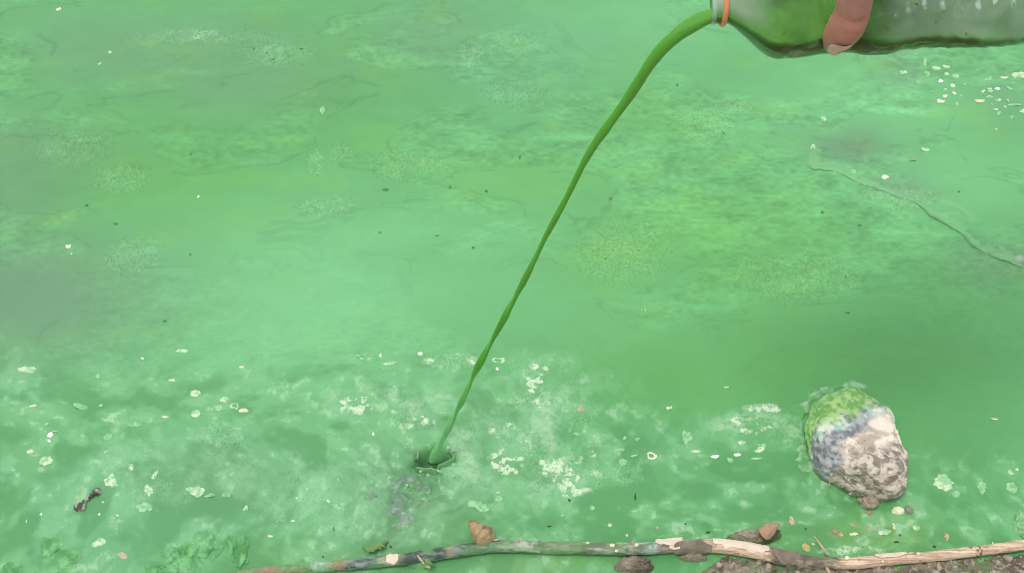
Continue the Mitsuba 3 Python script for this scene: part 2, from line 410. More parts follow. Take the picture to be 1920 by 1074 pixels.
MATS = [
    (1165, 468, 80, 52, 'mat_yellow', .62, 'yellowish granular algae mat right of the middle of the stream'),
    (1500, 520, 110, 42, 'mat_yellow', .58, 'wide yellow green granular algae mat with dark specks left of the long film edge'),
    (760, 310, 90, 34, 'mat_yellow', .45, 'thin granular algae streak left of the upper stream'),
    (640, 285, 34, 16, 'mat_yellow', .52, 'small yellow tinted algae patch left of the thin granular streak'),
    (975, 85, 62, 26, 'mat_green', .5, 'faint granular mat near the top centre beside the smooth round patch'),
    (884, 104, 26, 20, 'mat_light', .55, 'smooth pale green round patch near the top centre'),
    (965, 180, 68, 28, 'mat_grey', .5, 'greyish algae mat left of the stream bend'),
    (525, 98, 52, 22, 'mat_light', .68, 'light green crusty mat with dark flecks at the upper left'),
    (385, 68, 120, 15, 'mat_light', .55, 'long pale granular streak running left from the light green crusty mat'),
    (262, 82, 38, 15, 'mat_yellow', .56, 'small yellow green streak at the left end of the long pale streak'),
    (130, 278, 70, 30, 'mat_grey', .6, 'grey green granular mat near the left edge'),
    (222, 335, 52, 26, 'mat_grey', .6, 'grey green mat with pale ends below the mat near the left edge'),
    (250, 478, 60, 40, 'mat_green', .45, 'faint fine grained mat left of the bright open water'),
    (615, 388, 66, 22, 'mat_green', .42, 'faint streaky mat left of the stream at mid height'),
    (1330, 235, 60, 38, 'mat_yellow', .46, 'diffuse yellow green mat right of the upper stream'),
    (1385, 200, 30, 14, 'mat_yellow', .5, 'narrow yellow streak below the shoulder of the bottle'),
    (680, 105, 40, 12, 'mat_light', .46, 'small light streak right of the light green crusty mat'),
    (595, 305, 15, 26, 'mat_light', .62, 'pale upright ridge of algae left of the thin granular streak'),
    (1690, 372, 75, 22, 'mat_grey', .55, 'granular scum along the upper film edge at the right'),
    (668, 760, 34, 16, 'mat_white', .78, 'whitish crumbly scum raft upper left of the splash'),
    (772, 792, 42, 13, 'mat_white', .62, 'whitish scum just above the splash'),
    (845, 676, 52, 14, 'mat_white', .55, 'pale tan streaky scum left of the foot of the stream'),
    (1008, 748, 42, 18, 'mat_white', .66, 'pale tan scum raft right of the lower stream'),
    (1004, 702, 24, 24, 'mat_white', .56, 'curved whitish scum arc right of the lower stream'),
    (980, 860, 66, 34, 'mat_white', .66, 'broad whitish scum right of the splash'),
    (1062, 892, 54, 34, 'mat_white', .6, 'feathery whitish scum farther right of the splash'),
    (945, 812, 32, 18, 'mat_white', .58, 'small whitish scum upper right of the splash'),
    (1412, 795, 42, 20, 'mat_white', .6, 'pale scum left of the big rock'),
    (1440, 765, 44, 8, 'mat_white', .5, 'thin beige streak trailing left from the top of the rock'),
    (414, 826, 38, 21, 'mat_light', .72, 'large pale green clump in the water at the lower left'),
    (530, 728, 24, 13, 'mat_light', .7, 'rounded pale clump left of the whitish raft'),
    (1085, 800, 34, 24, 'mat_light', .6, 'soft pale clumps right of the lower stream'),
    (1180, 885, 34, 26, 'mat_light', .5, 'faint pale clump between the splash and the rock'),
    (975, 850, 150, 85, 'mat_veil', .62, 'broad thin pale film spread out to the right of the splash'),
    (1030, 725, 70, 60, 'mat_veil', .6, 'thin pale film curving round the lower stream on its right'),
    (700, 760, 110, 42, 'mat_veil', .58, 'thin pale film stretching left from the foot of the stream'),
    (330, 880, 170, 55, 'mat_milk', .52, 'thin milky film between the lower left scraps'),
    (1420, 806, 95, 36, 'mat_veil', .58, 'thin pale film left of the rock around the larger scraps'),
    (600, 940, 120, 55, 'mat_milk', .52, 'thin milky film left of the drowned stone'),
    (1600, 1034, 60, 11, 'mat_white', .62, 'white foam scum against the twig under the rock'),
]
for i, (px, py, rx, ry, m_, cov, lab) in enumerate(MATS):
    cov = min(.97, cov + (.22 if m_ in ('mat_white', 'mat_veil', 'mat_milk') else .12)); rx, ry = (rx * 1.25, ry * 1.25) if m_ in ('mat_white', 'mat_veil', 'mat_milk') else (rx, ry)
    mm, uv_ = mat_mesh(px, py, rx, ry, 11 + i, cov, amp=.0008 if py < 600 else .0010, grain=480 if py < 600 else 260, look=m_)
    obj('algae_mat', mm, 'raft_mat', lab, 'algae', uv=uv_)

# taller green clumps in the lower left corner
scene['clump_mat'] = bump(pr(proc(lambda p, n, uv: clampcol(mix(water_color(p, n, uv), mix(mi.Color3f(.070, .285, .085), mi.Color3f(.20, .53, .22), smoothstep(.3, .7, fbm(p.x * 90, p.y * 90, 2.0, 3))), smoothstep(-.001, .005, p.z) * .9))), .5, .4), lambda p, n, uv: fbm(p.x * 200, p.y * 200, p.z * 200, 3) * .0012)
CL = [(105, 1048, 38, 34, 'green algae clump at the far lower left corner'), (345, 1046, 30, 26, 'green algae clump left of the stick end'),
      (390, 1022, 24, 20, 'smaller green algae clump upper right of the clump by the stick end'), (28, 1068, 20, 14, 'low algae clump cut by the lower left corner of the view'),
      (300, 1070, 26, 12, 'low algae mound at the bottom edge left of the stick'), (445, 1030, 20, 24, 'faint algae ridge just above the brown stick end')]
for i, (px, py, rx, ry, lab) in enumerate(CL):
    c, a, b = size_at(px, py, 2 * rx, 2 * ry)
    parts = [lump(c + [a * .6 * math.cos(k * 2.3 + i), b * .6 * math.sin(k * 1.9 + i), -.003], (a * .85, b * .85, .0078 - .0008 * k), seed=i * 7 + k, n=5, amp=.62, freq=1.5, fine=.10) for k in range(4)]
    obj('algae_clump', trimesh.util.concatenate(parts), 'clump_mat', lab, 'algae')

# ------------------------------------------------------------------ the torn film of algae at the right
scene['film_mat'] = two(pr(proc(lambda p, n, uv: clampcol(mix(water_color(p, n, uv), mi.Color3f(.19, .47, .22), .25 + .3 * noise(p.x * 300, p.y * 300)))), .5, .4))


def ridge(pts, w, h, steep=.25, seed=0, n=140, seg=12):
    """A low fold in the skin on the water: steep on its left-hand side, gentle on the other, both ends and rims under water."""
    p = spline([at(*q) for q in pts], n)
    t = np.gradient(p, axis=0); t /= np.linalg.norm(t, axis=1, keepdims=True)
    s = np.cross(t, [0, 0, 1])
    u = np.linspace(-steep, 1, seg)
    prof = np.where(u < 0, 1 + u / steep, (1 - u) ** 1.6)
    k = np.sin(np.linspace(0.02, np.pi - .02, n)) ** .4
    wn = .6 + .8 * meshkit.noise(np.c_[np.arange(n) * .12, np.full(n, seed), np.zeros(n)], seed)
    v = p[:, None] + s[:, None] * (u[None, :, None] * w * wn[:, None, None])
    z = prof[None] * h * (k * wn)[:, None] - .0004
    v[..., 2] = z + .0006 * (meshkit.noise(v * 400, seed) - .5)
    i = (np.arange(n - 1)[:, None] * seg + np.arange(seg - 1)[None]).ravel()
    f = np.c_[np.r_[i, i], np.r_[i + 1, i + seg + 1], np.r_[i + seg + 1, i + seg]]
    return trimesh.Trimesh(v.reshape(-1, 3), f, process=False)


ff = obj('algae_film', ridge([(1528, 274), (1517, 293), (1519, 312), (1546, 317), (1582, 327), (1603, 340), (1640, 352), (1675, 366), (1712, 378), (1745, 402), (1772, 418), (1800, 436), (1828, 462), (1868, 481), (1915, 500)][::-1], .016, .0022, .10, 3), 'film_mat',
         'long curved torn edge of green algae film right of centre', 'algae')
scene['film_edge_shade_mat'] = pr(proc(lambda p, n, uv: mix(mi.Color3f(.075, .250, .105), mi.Color3f(.125, .350, .150), noise(p.x * 200, p.y * 200))), .5, .4)  # dark green that paints the shade along the film edge
EC = [(1524, 280), (1516, 296), (1519, 313), (1546, 318), (1582, 328), (1603, 341), (1640, 353), (1675, 367), (1712, 379), (1745, 403), (1772, 419), (1800, 437), (1828, 463), (1868, 482), (1915, 501)]
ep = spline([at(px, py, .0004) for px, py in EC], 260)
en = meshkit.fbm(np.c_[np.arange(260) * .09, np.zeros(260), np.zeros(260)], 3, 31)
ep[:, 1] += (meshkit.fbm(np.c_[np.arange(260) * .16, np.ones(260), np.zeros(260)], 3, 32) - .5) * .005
sub(ff, 'rolled_edge_shade', tube(ep, np.clip((en - .22) * .0034, .0003, .0012) * np.interp(np.arange(260), [0, 30, 110, 170, 215, 259], [.5, .35, .7, 1.1, 1.25, .7]), 10), 'film_edge_shade_mat', label='thin rolled rim of the torn film, coloured dark as the shade along its edge')
sub(ff, 'fold', ridge([(1676, 300), (1695, 302), (1720, 300)][::-1], .010, .0014, .3, 4, 40), 'film_mat')
sub(ff, 'fold', ridge([(1760, 379), (1785, 387), (1808, 398), (1822, 414)][::-1], .010, .0026, .2, 5, 50), 'film_mat')
sub(ff, 'fold', ridge([(1758, 404), (1778, 400), (1800, 396)], .008, .0026, .25, 6, 40), 'film_mat')
scene['bubble_mat'] = {'type': 'blendbsdf', 'weight': .30, 'a': {'type': 'thindielectric', 'int_ior': 1.5}, 'b': two(pr((.72, .86, .78), .2, .5))}
c, a, b = size_at(1911, 487, 19, 18)
dome = ico(3); v = np.array(dome.vertices); v = v * [a, a, a * .9] + c
obj('bubble', trimesh.Trimesh(v, dome.faces, process=False), 'bubble_mat', 'clear round bubble at the right edge by the end of the torn film', 'bubble')

# ------------------------------------------------------------------ small floating scraps
def scrap_col(base, var):
    def fn(p, n, uv):
        f = fbm(p.x * 330, p.y * 330, 4.0, 3)
        return clampcol(mix(mi.Color3f(*base), mi.Color3f(*var), smoothstep(.3, .7, f)))
    return fn


scene['flake_pale'] = two(pr(proc(scrap_col((.27, .57, .33), (.56, .75, .52))), .5, .5))
scene['flake_green'] = two(pr(proc(scrap_col((.18, .48, .23), (.32, .62, .34))), .55, .45))
scene['flake_cream'] = two(pr(proc(scrap_col((.60, .70, .42), (.78, .80, .60))), .5, .5))
scene['flake_white'] = two(pr(proc(scrap_col((.80, .86, .80), (.90, .92, .90))), .45, .5))
scene['flake_tan'] = two(pr(proc(scrap_col((.40, .36, .20), (.58, .52, .32))), .6, .4))
scene['flake_pink'] = two(pr(proc(scrap_col((.42, .42, .30), (.62, .48, .36))), .6, .4))
scene['flake_dark'] = two(pr(proc(algae_col((.058, .225, .095), (.085, .280, .120))), .6, .4))
scene['flake_black'] = two(pr((.055, .11, .055), .5, .4))
FM = {'p': 'flake_pale', 'g': 'flake_green', 'c': 'flake_cream', 'w': 'flake_white', 't': 'flake_tan', 'k': 'flake_pink', 'd': 'flake_dark', 'b': 'flake_black'}
FLAKES = [  # px, py, w, h, material, own label
    (48, 693, 32, 13, 'p', 'pale rectangular scrap near the left edge at mid height'), (343, 658, 22, 6, 'p', 'slim pale scrap on bright water above the lower left clumps'),
    (322, 713, 14, 3, 'c', 'thin cream sliver above the curved row of scraps at the left'), (453, 688, 9, 4, 'c', 'cream grain right of the long faint scrap at the left'),
    (366, 738, 24, 9, 'p', 'bent pale scrap at the start of the curved row at the left'), (422, 749, 16, 10, 'p', 'oval pale scrap in the curved row at the left'),
    (440, 761, 15, 12, 'p', 'ring shaped pale scrap in the curved row at the left'), (457, 770, 18, 8, 'c', 'cream scrap at the end of the curved row at the left'),
    (408, 765, 22, 10, 'g', None), (368, 775, 20, 11, 'p', 'knobbly pale scrap just below the curved row at the left'), (309, 781, 12, 3, 'c', None), (62, 761, 10, 4, 'c', None),
    (189, 760, 7, 5, 'p', None), (86, 795, 9, 4, 'p', None), (94, 815, 11, 9, 'w', None), (92, 827, 6, 3, 'w', None), (103, 808, 9, 3, 'c', None), (57, 846, 13, 7, 'c', None),
    (86, 865, 25, 18, 'p', 'pointed pale scrap with dark tip near the left edge'), (201, 819, 14, 11, 'g', None), (197, 846, 11, 6, 'p', None), (282, 846, 9, 6, 'g', None),
    (242, 876, 14, 20, 'p', 'drop shaped pale scrap between the lower left scraps'), (211, 901, 27, 24, 'p', 'broad pale scrap right of the small knobbly dead twig'),
    (291, 884, 16, 24, 'p', 'upper half of the tall double scrap at the lower left'), (284, 917, 24, 28, 'p', 'forked lower half of the tall double scrap at the lower left'),
    (274, 952, 32, 15, 'g', 'dull green scrap below the tall double scrap'), (368, 915, 34, 28, 'p', 'big textured round pale scrap at the lower left'),
    (393, 929, 22, 8, 'g', None), (425, 928, 16, 8, 'g', None), (461, 953, 10, 9, 'p', None), (77, 964, 5, 5, 'w', None), (50, 977, 4, 4, 'c', None), (186, 964, 5, 5, 'w', None),
    (193, 941, 4, 4, 'w', None), (219, 968, 6, 10, 'p', None), (186, 1016, 21, 18, 'p', 'torn pale triangle scrap above the bottom left'), (230, 1041, 19, 11, 'k', 'pinkish leaf scrap above the bottom left'),
    (253, 795, 30, 9, 'g', None), (151, 761, 26, 11, 'g', None), (208, 785, 30, 16, 'g', None), (268, 680, 4, 12, 'g', None), (267, 672, 4, 4, 'w', None), (184, 705, 11, 9, 'g', None),
    (684, 669, 32, 12, 'g', 'ring shaped scrap upper left of the foot of the stream'), (714, 667, 6, 5, 'c', None), (788, 663, 9, 7, 'w', 'bright white speck on the water left of the foot of the stream'), (731, 681, 24, 5, 'p', None),
    (933, 676, 24, 11, 'p', 'ring shaped pale scrap right of the lower stream'), (932, 692, 5, 6, 'w', None), (743, 727, 13, 8, 'p', None), (739, 771, 19, 10, 'p', None), (700, 814, 6, 4, 'w', None),
    (1089, 767, 15, 6, 'k', 'orange cream sliver right of the pale tan raft'), (1255, 765, 8, 8, 'c', 'lone cream grain on open dark green water'), (1362, 726, 8, 3, 'c', None),
    (1116, 819, 11, 6, 'p', None), (1116, 856, 13, 10, 'p', None), (1220, 854, 22, 10, 'c', 'ring shaped cream scrap between the splash and the rock'), (1189, 854, 13, 4, 'p', None),
    (1288, 820, 18, 22, 'g', 'folded light green scrap midway between the splash and the rock'), (1305, 846, 19, 5, 'p', None), (1341, 856, 15, 6, 'w', 'white seed shaped sliver left of the rock'),
    (1383, 852, 15, 5, 'w', 'white oval grain left of the rock'), (1385, 831, 25, 15, 'p', 'oval pale scrap left of the rock'), (1420, 836, 34, 20, 'p', 'largest pale scrap directly left of the rock'), (1419, 859, 20, 4, 'p', None),
    (1369, 863, 9, 13, 'g', None), (1169, 866, 18, 12, 'g', None), (1164, 843, 16, 6, 'g', None), (1171, 821, 5, 5, 'p', None), (1195, 824, 8, 6, 'g', None), (1109, 846, 7, 5, 'p', None),
    (1484, 977, 10, 17, 'k', 'small tan chip left of the rock near the shore'), (1770, 904, 36, 28, 'p', 'pale grey green clod right of the rock'), (1842, 911, 15, 21, 'g', 'light green scrap left of the one nearest the right edge'),
    (1895, 913, 21, 18, 'g', 'light green scrap near the right edge below mid height'), (1895, 886, 9, 8, 'p', None), (1907, 880, 6, 5, 'c', None), (1792, 926, 14, 14, 'g', None), (1718, 989, 17, 8, 'p', 'bluish pale grain below the two pebbles'),
    (1863, 785, 13, 3, 'c', 'thin cream sliver right of the rock on dark water'), (1525, 1020, 6, 5, 'c', None), (1576, 1002, 9, 7, 't', None), (1600, 1001, 12, 6, 'c', None), (1600, 984, 10, 5, 't', None), (1626, 988, 7, 6, 't', None),
    (1774, 1006, 8, 14, 't', 'upright tan seed husk right of the foam scum by the twig'), (1676, 986, 7, 8, 'c', None), (1658, 998, 20, 12, 'p', None), (935, 923, 8, 5, 'c', None), (935, 935, 12, 9, 'p', None), (899, 949, 36, 18, 'g', 'pale blob below the splash above the snail shell'),
    (1840, 1018, 4, 5, 'p', None), (1862, 1018, 4, 4, 'w', None), (525, 978, 14, 5, 'g', None), (551, 979, 10, 7, 'w', None), (558, 936, 6, 5, 'p', None), (618, 942, 12, 9, 'p', None), (577, 915, 12, 10, 'g', None), (637, 901, 7, 6, 'p', None), (506, 1005, 10, 5, 'c', None),
    (1055, 966, 6, 6, 'p', None), (1143, 984, 8, 6, 'p', None), (1175, 1004, 5, 6, 'c', None), (1232, 989, 6, 5, 'k', None), (1110, 952, 12, 8, 'g', None),
    (110, 18, 7, 6, 'w', 'bright white speck near the upper left corner'), (372, 369, 5, 5, 'w', 'bright white dot on the left of the open water'), (128, 463, 6, 9, 'w', 'white oblong speck near the left edge above mid height'), (134, 476, 4, 4, 'p', None),
    (207, 98, 6, 4, 'p', None), (187, 120, 6, 4, 'p', None), (605, 207, 9, 15, 'g', None),
    (1659, 333, 13, 6, 'w', 'white seed lying on the torn film edge'), (1734, 280, 15, 7, 'p', 'pale grain above the torn film edge'), (1601, 323, 9, 7, 'p', None), (1544, 223, 11, 8, 'p', None), (1524, 277, 9, 8, 'p', None), (1868, 243, 8, 3, 'p', None),
    (1210, 582, 4, 24, 'g', 'thin curved pale strand right of the stream on open water'),
]
CL1 = [(1764, 152, 9, 6, 'w'), (1789, 176, 6, 6, 'w'), (1772, 181, 8, 4, 'w'), (1763, 190, 14, 6, 'w'), (1772, 168, 5, 4, 'p'), (1795, 195, 5, 5, 'p'), (1721, 154, 10, 4, 'p'), (1694, 136, 11, 8, 'p'), (1738, 139, 9, 10, 'g'), (1755, 129, 15, 8, 'p'), (1774, 125, 11, 6, 'p'), (1775, 139, 10, 5, 'p'), (1791, 143, 11, 8, 'p'), (1786, 161, 10, 6, 'p'), (1808, 159, 8, 6, 'g'), (1735, 117, 8, 11, 'g'), (1749, 172, 5, 4, 'g'), (1802, 180, 5, 4, 'g')]
CL2 = [(1838, 190, 23, 5, 'c'), (1843, 172, 6, 4, 'c'), (1857, 170, 12, 6, 'p'), (1870, 167, 8, 5, 'w'), (1855, 182, 13, 3, 'p'), (1872, 188, 10, 4, 'p'), (1889, 189, 5, 5, 'c'), (1868, 206, 8, 3, 'w'), (1873, 213, 6, 5, 'p'), (1903, 197, 19, 6, 'p'), (1918, 209, 9, 7, 'p'), (1897, 221, 6, 5, 'p'), (1883, 146, 13, 4, 'c'), (1910, 142, 24, 13, 'p'), (1854, 149, 11, 8, 'g'), (1893, 166, 9, 6, 'p'), (1885, 201, 5, 4, 'p'), (1860, 196, 5, 4, 'g')]
rng = np.random.default_rng(5)
ZONE = lambda x, y: ('left' if x < 640 else 'splash' if x < 1060 else 'middle' if x < 1480 else 'rock') if y > 620 else 'top'
ZL = {'left edge': 'close to the lower left edge of the view', 'left high': 'among the upper scraps at the lower left', 'left low': 'among the lowest scraps at the lower left', 'splash': 'among the scum around the splash', 'middle': 'floating between the splash and the rock',
      'rock': 'scattered between the rock and the twig or right edge', 'top': 'on the open upper water'}
KL = {'p': 'small pale green scrap', 'g': 'small dull green scrap', 'c': 'small cream grain', 'w': 'tiny white grain', 't': 'small tan grain', 'k': 'small pinkish chip'}
for px, py, w, h, k, lab in FLAKES:
    hole = bool(lab) and 'ring' in lab
    z = ZONE(px, py)
    if z == 'left': z += ' edge' if px < 150 else ' high' if py < 800 else ' low'
    obj('floating_scrap', flake_mesh(px, py, w, h, rng, hole=hole), FM[k], lab or KL[k] + ' ' + ZL[z], 'debris', None if lab else KL[k] + 's ' + z, smooth=True)
CK = {'p': 'small pale', 'g': 'small dull', 'c': 'small yellowish', 'w': 'bright white'}
for lst, lab, g in ((CL1, 'speck in the left one of the two speck clusters under the bottle', 'left speck cluster'), (CL2, 'speck in the right edge speck cluster under the bottle', 'right speck cluster')):
    for px, py, w, h, k in lst:
        obj('floating_scrap', flake_mesh(px, py, w, h, rng), FM[k], CK[k] + ' ' + lab, 'debris', CK[k] + ' ' + g)
DARK = [(975, 295, 5, 12, 'dark upright speck left of the upper stream'), (912, 360, 9, 4, None), (713, 436, 11, 3, None), (820, 442, 12, 3, None), (357, 477, 4, 5, 'tiny black speck on the left of the open water'), (722, 356, 24, 5, 'dark thin streak at the end of the thin granular algae streak'), (887, 465, 9, 4, None), (844, 351, 8, 8, None),
        (1588, 587, 15, 5, 'dark speck below the wide yellow green mat'), (1456, 518, 9, 5, None), (1500, 536, 9, 4, None), (1586, 518, 8, 4, None), (1150, 470, 10, 4, None), (1198, 470, 11, 3, None), (1135, 485, 10, 4, None), (1145, 374, 8, 6, None), (1270, 160, 6, 6, None), (1358, 250, 7, 7, None),
        (1706, 302, 26, 3, 'dark thin line above the torn film edge'), (1798, 360, 8, 3, None), (1612, 423, 12, 6, None), (1542, 398, 9, 7, None), (500, 100, 8, 4, None), (512, 112, 10, 4, None), (535, 98, 7, 3, None), (476, 92, 4, 8, None), (565, 92, 12, 3, None),
        (217, 420, 14, 5, None), (163, 385, 9, 6, None), (215, 337, 6, 8, None), (309, 602, 12, 7, None), (358, 290, 6, 4, None), (809, 796, 6, 5, 'black grain on the scum above the splash'), (1191, 931, 7, 16, 'curved dark wisp between the splash and the rock'), (1030, 986, 11, 5, None), (1068, 937, 9, 12, None), (1285, 982, 6, 4, None), (1326, 998, 9, 6, None), (1330, 998, 6, 4, None),
        (1680, 1016, 14, 5, None), (1688, 1003, 7, 4, None), (1752, 1024, 10, 7, None), (1511, 991, 5, 5, None), (627, 990, 5, 20, 'dark curled leaf sliver above the stick'), (606, 1043, 7, 4, None), (733, 1025, 9, 7, None), (705, 930, 9, 6, None), (622, 941, 6, 5, None)]
for px, py, w, h, lab in DARK:
    y_ = 'upper' if py < 640 else 'lower'
    obj('dark_speck', flake_mesh(px, py, w * .62, h * .62, rng, z=.0004), 'flake_black' if py > 640 else 'flake_dark', lab or f'small dark speck on the {y_} part of the water', 'debris', None if lab else f'dark specks {y_} water')

# ------------------------------------------------------------------ stream
TOPZ = 0.535
MOUTH = at(1334, 6, TOPZ)
S0 = at(1332, 36, TOPZ - .010)
trk = [(1345, 27, 15), (1322, 34, 16.5), (1300, 45, 16.5), (1275, 62, 15), (1250, 84, 13.5), (1222, 116, 12), (1198, 153, 11.2), (1172, 192, 10.6), (1150, 222, 10), (1124, 258, 9), (1102, 292, 7.8), (1075, 345, 6.8), (1051, 392, 6), (1024, 442, 5.5), (1004, 483, 5), (978, 535, 5.8), (955, 578, 6), (925, 635, 5.2), (900, 680, 5.8), (880, 722, 4.6), (862, 760, 5), (842, 800, 5.4), (826, 832, 7), (814, 858, 10)]
P, R = [], []
Lp = at(814, 858)
for i, (px, py, r) in enumerate(trk):
    # the jet lies in the vertical plane through mouth and landing point
    u0 = np.array([(px - 960) / 960 * T, CP - (py - 537) / 960 * T * SP, -SP - (py - 537) / 960 * T * CP])
    n_ = np.array([S0[1] - Lp[1], -(S0[0] - Lp[0]), 0.0])
    t = ((Lp - [0, 0, H]) @ n_) / (u0 @ n_)
    q = np.array([0, 0, H]) + u0 * t
    P.append(q)
    w = (q - [0, 0, H]) @ [0, CP, -SP]
    R.append(r * w * T / 960)
P, R = np.array(P), np.array(R)
P[-1, 2] = -.006
sp = spline(np.c_[P, R], 240)
th_ = np.linspace(0, 1, 240)
rad = sp[:, 3] * (1 + .07 * np.sin(th_ * 60 + 1) * th_ + .10 * (meshkit.noise(np.c_[th_ * 40, th_ * 0, th_ * 0], 3) - .5))


def stream_color(p, n, uv):
    k = smoothstep(.01, .17, p.z)
    f = fbm(p.x * 60, p.y * 60, p.z * 25, 3)
    c = mix(mi.Color3f(.140, .440, .110), mi.Color3f(.078, .335, .026), k)
    c = mix(mi.Color3f(.17, .47, .19), c, smoothstep(.0, .13, p.z))  # paler foot: light coming through the thin jet, painted in
    return c * (.85 + .3 * f)


scene['stream_mat'] = pr(proc(stream_color), .10, .5, clearcoat=.8, clearcoat_gloss=.95)
obj('water_stream', tube(sp[:, :3], rad * np.interp(th_, [0, .25, .5, 1], [.88, .90, .97, .97]), 28, amp=.0005, freq=60, seed=4, twist=(.05 + .26 * np.clip((th_ - .25) * 2, 0, 1), th_ * 15 + 2 * th_ ** 2 * 6)), 'stream_mat', 'dark green stream of water pouring from the bottle into the lake', 'water')

# splash where it lands
scene['splash_mat'] = two(pr(proc(lambda p, n, uv: mix(mi.Color3f(.14, .38, .15), mi.Color3f(.36, .58, .34), smoothstep(.0005, .003, p.z) * .8 + .2 * noise(p.x * 300, p.y * 300))), .3, .5))
n = 90
a = np.linspace(0, 2 * np.pi, n, endpoint=False)
rr = .0150 * (.9 + .22 * np.sin(a * 2 + .6) + .12 * np.sin(a * 5 + 2) + .05 * np.sin(a * 9 + 1))
hh = .0002 + (.0008 + .0032 * meshkit.noise(np.c_[np.cos(a) * 2.6, np.sin(a) * 2.6, a * 0], 9)) * np.clip(np.cos(a + 1.2) * 1.3 + .35, 0, 1) + .0022 * np.exp(-((a - 3.0) / .35) ** 2)
rows = []
for off, zf in ((-.0005, -.35), (-.0001, .55), (.0006, 1.0), (.0011, .95), (.0010, .45), (.0022, -.3)):
    rows.append(np.c_[IMPACT[0] + (rr + off) * np.cos(a), IMPACT[1] + (rr + off) * np.sin(a), hh * zf + (.0 if zf > 0 else -.002)])
v = np.vstack(rows)
F = []
keepa = ((a > 3.75) | (a < .55) | ((a > 2.75) & (a < 3.3)))
for k in range(len(rows) - 1):
    j = np.flatnonzero(keepa & np.roll(keepa, -1))
    F.append(np.c_[k * n + j, k * n + (j + 1) % n, (k + 1) * n + (j + 1) % n]); F.append(np.c_[k * n + j, (k + 1) * n + (j + 1) % n, (k + 1) * n + j])
sk = obj('splash', trimesh.Trimesh(v, np.vstack(F), process=False), 'splash_mat', 'small splash crater with a thin raised rim where the stream lands', 'splash')
for k in range(9):
    an = rng.uniform(0, 6.28); d = rng.uniform(.02, .045)
    m = ico(2); m.apply_scale(rng.uniform(.0007, .0016)); m.apply_translation(IMPACT + [d * math.cos(an), d * math.sin(an), rng.uniform(.001, .012)])
    sub(sk, 'droplet', m, 'splash_mat')
for k in range(16):
    an = rng.uniform(-2.4, 1.0); d = rng.uniform(.017, .040)
    m = ico(2); rd = rng.uniform(.0009, .0021); m.apply_scale([rd, rd, rd * .8]); m.apply_translation(IMPACT + [d * math.cos(an), d * math.sin(an) * .9, .0002])
    sub(sk, 'bubble', m, 'bubble_mat')


# ------------------------------------------------------------------ rocks
def from_outline(pts, z0, hgt, seed, n=6, amp=.12, sq=.55, fine=.05, front=0.0, shrink=1.0, zp=.8):
    """A stone whose outline in plan is pts (pixels on the water), hgt tall, with lumps and pits."""
    q = np.array([at(px, py, z0)[:2] for px, py in pts])
    c = q.mean(0)
    q = c + (q - c) * shrink
    d = q - c
    ang = np.arctan2(d[:, 1], d[:, 0]); r = np.hypot(d[:, 0], d[:, 1])
    o = np.argsort(ang); ang, r = ang[o], r[o]
    ang = np.r_[ang - 2 * np.pi, ang, ang + 2 * np.pi]; r = np.r_[r, r, r]
    m = ico(n)
    v = np.array(m.vertices)
    phi = np.arctan2(v[:, 1], v[:, 0]); ch = np.hypot(v[:, 0], v[:, 1])
    R_ = np.interp(phi, ang, r)
    rad_ = R_ * ch ** sq
    x, y = rad_ * np.cos(phi), rad_ * np.sin(phi)
    z = np.sign(v[:, 2]) * np.abs(v[:, 2]) ** zp * hgt
    w = np.c_[x, y, z]
    nrm = np.c_[x / (R_ ** 2 + 1e-9) , y / (R_ ** 2 + 1e-9), z / hgt ** 2]
    nrm /= np.linalg.norm(nrm, axis=1, keepdims=True) + 1e-12
    s = float(r.mean())
    k = (meshkit.fbm(w / s * 2.2 + seed, 4, seed) - .5) * 2 * amp * s
    k += (meshkit.fbm(w / s * 11 + seed, 3, seed + 3) - .5) * 2 * fine * s
    pit = np.clip(meshkit.noise(w / s * 8 + 5, seed + 8) - .68, 0, 1)
    k -= pit * fine * s * 2.2 * np.clip(1 - (y / s) * 1.5, 0, 1.6)
    w = w + nrm * k[:, None]
    w[:, 2] += front * (-(w[:, 1]) / s) * hgt
    return trimesh.Trimesh(np.c_[w[:, 0] + c[0], w[:, 1] + c[1], w[:, 2] + z0], m.faces, process=False), c, s


ROCK = [(1530, 752), (1560, 738), (1600, 732), (1640, 746), (1660, 775), (1676, 810), (1690, 850), (1698, 890), (1694, 925), (1668, 938), (1630, 938), (1598, 925), (1565, 908), (1530, 882), (1518, 850), (1512, 810), (1515, 775)]
rk, RC, RS = from_outline(ROCK, .006, .030, 4, n=7, amp=.15, sq=.36, fine=.030, front=.30, shrink=.96, zp=.62)
RTOP = float(at(1600, 732)[1]); RBOT = float(at(1620, 940)[1])


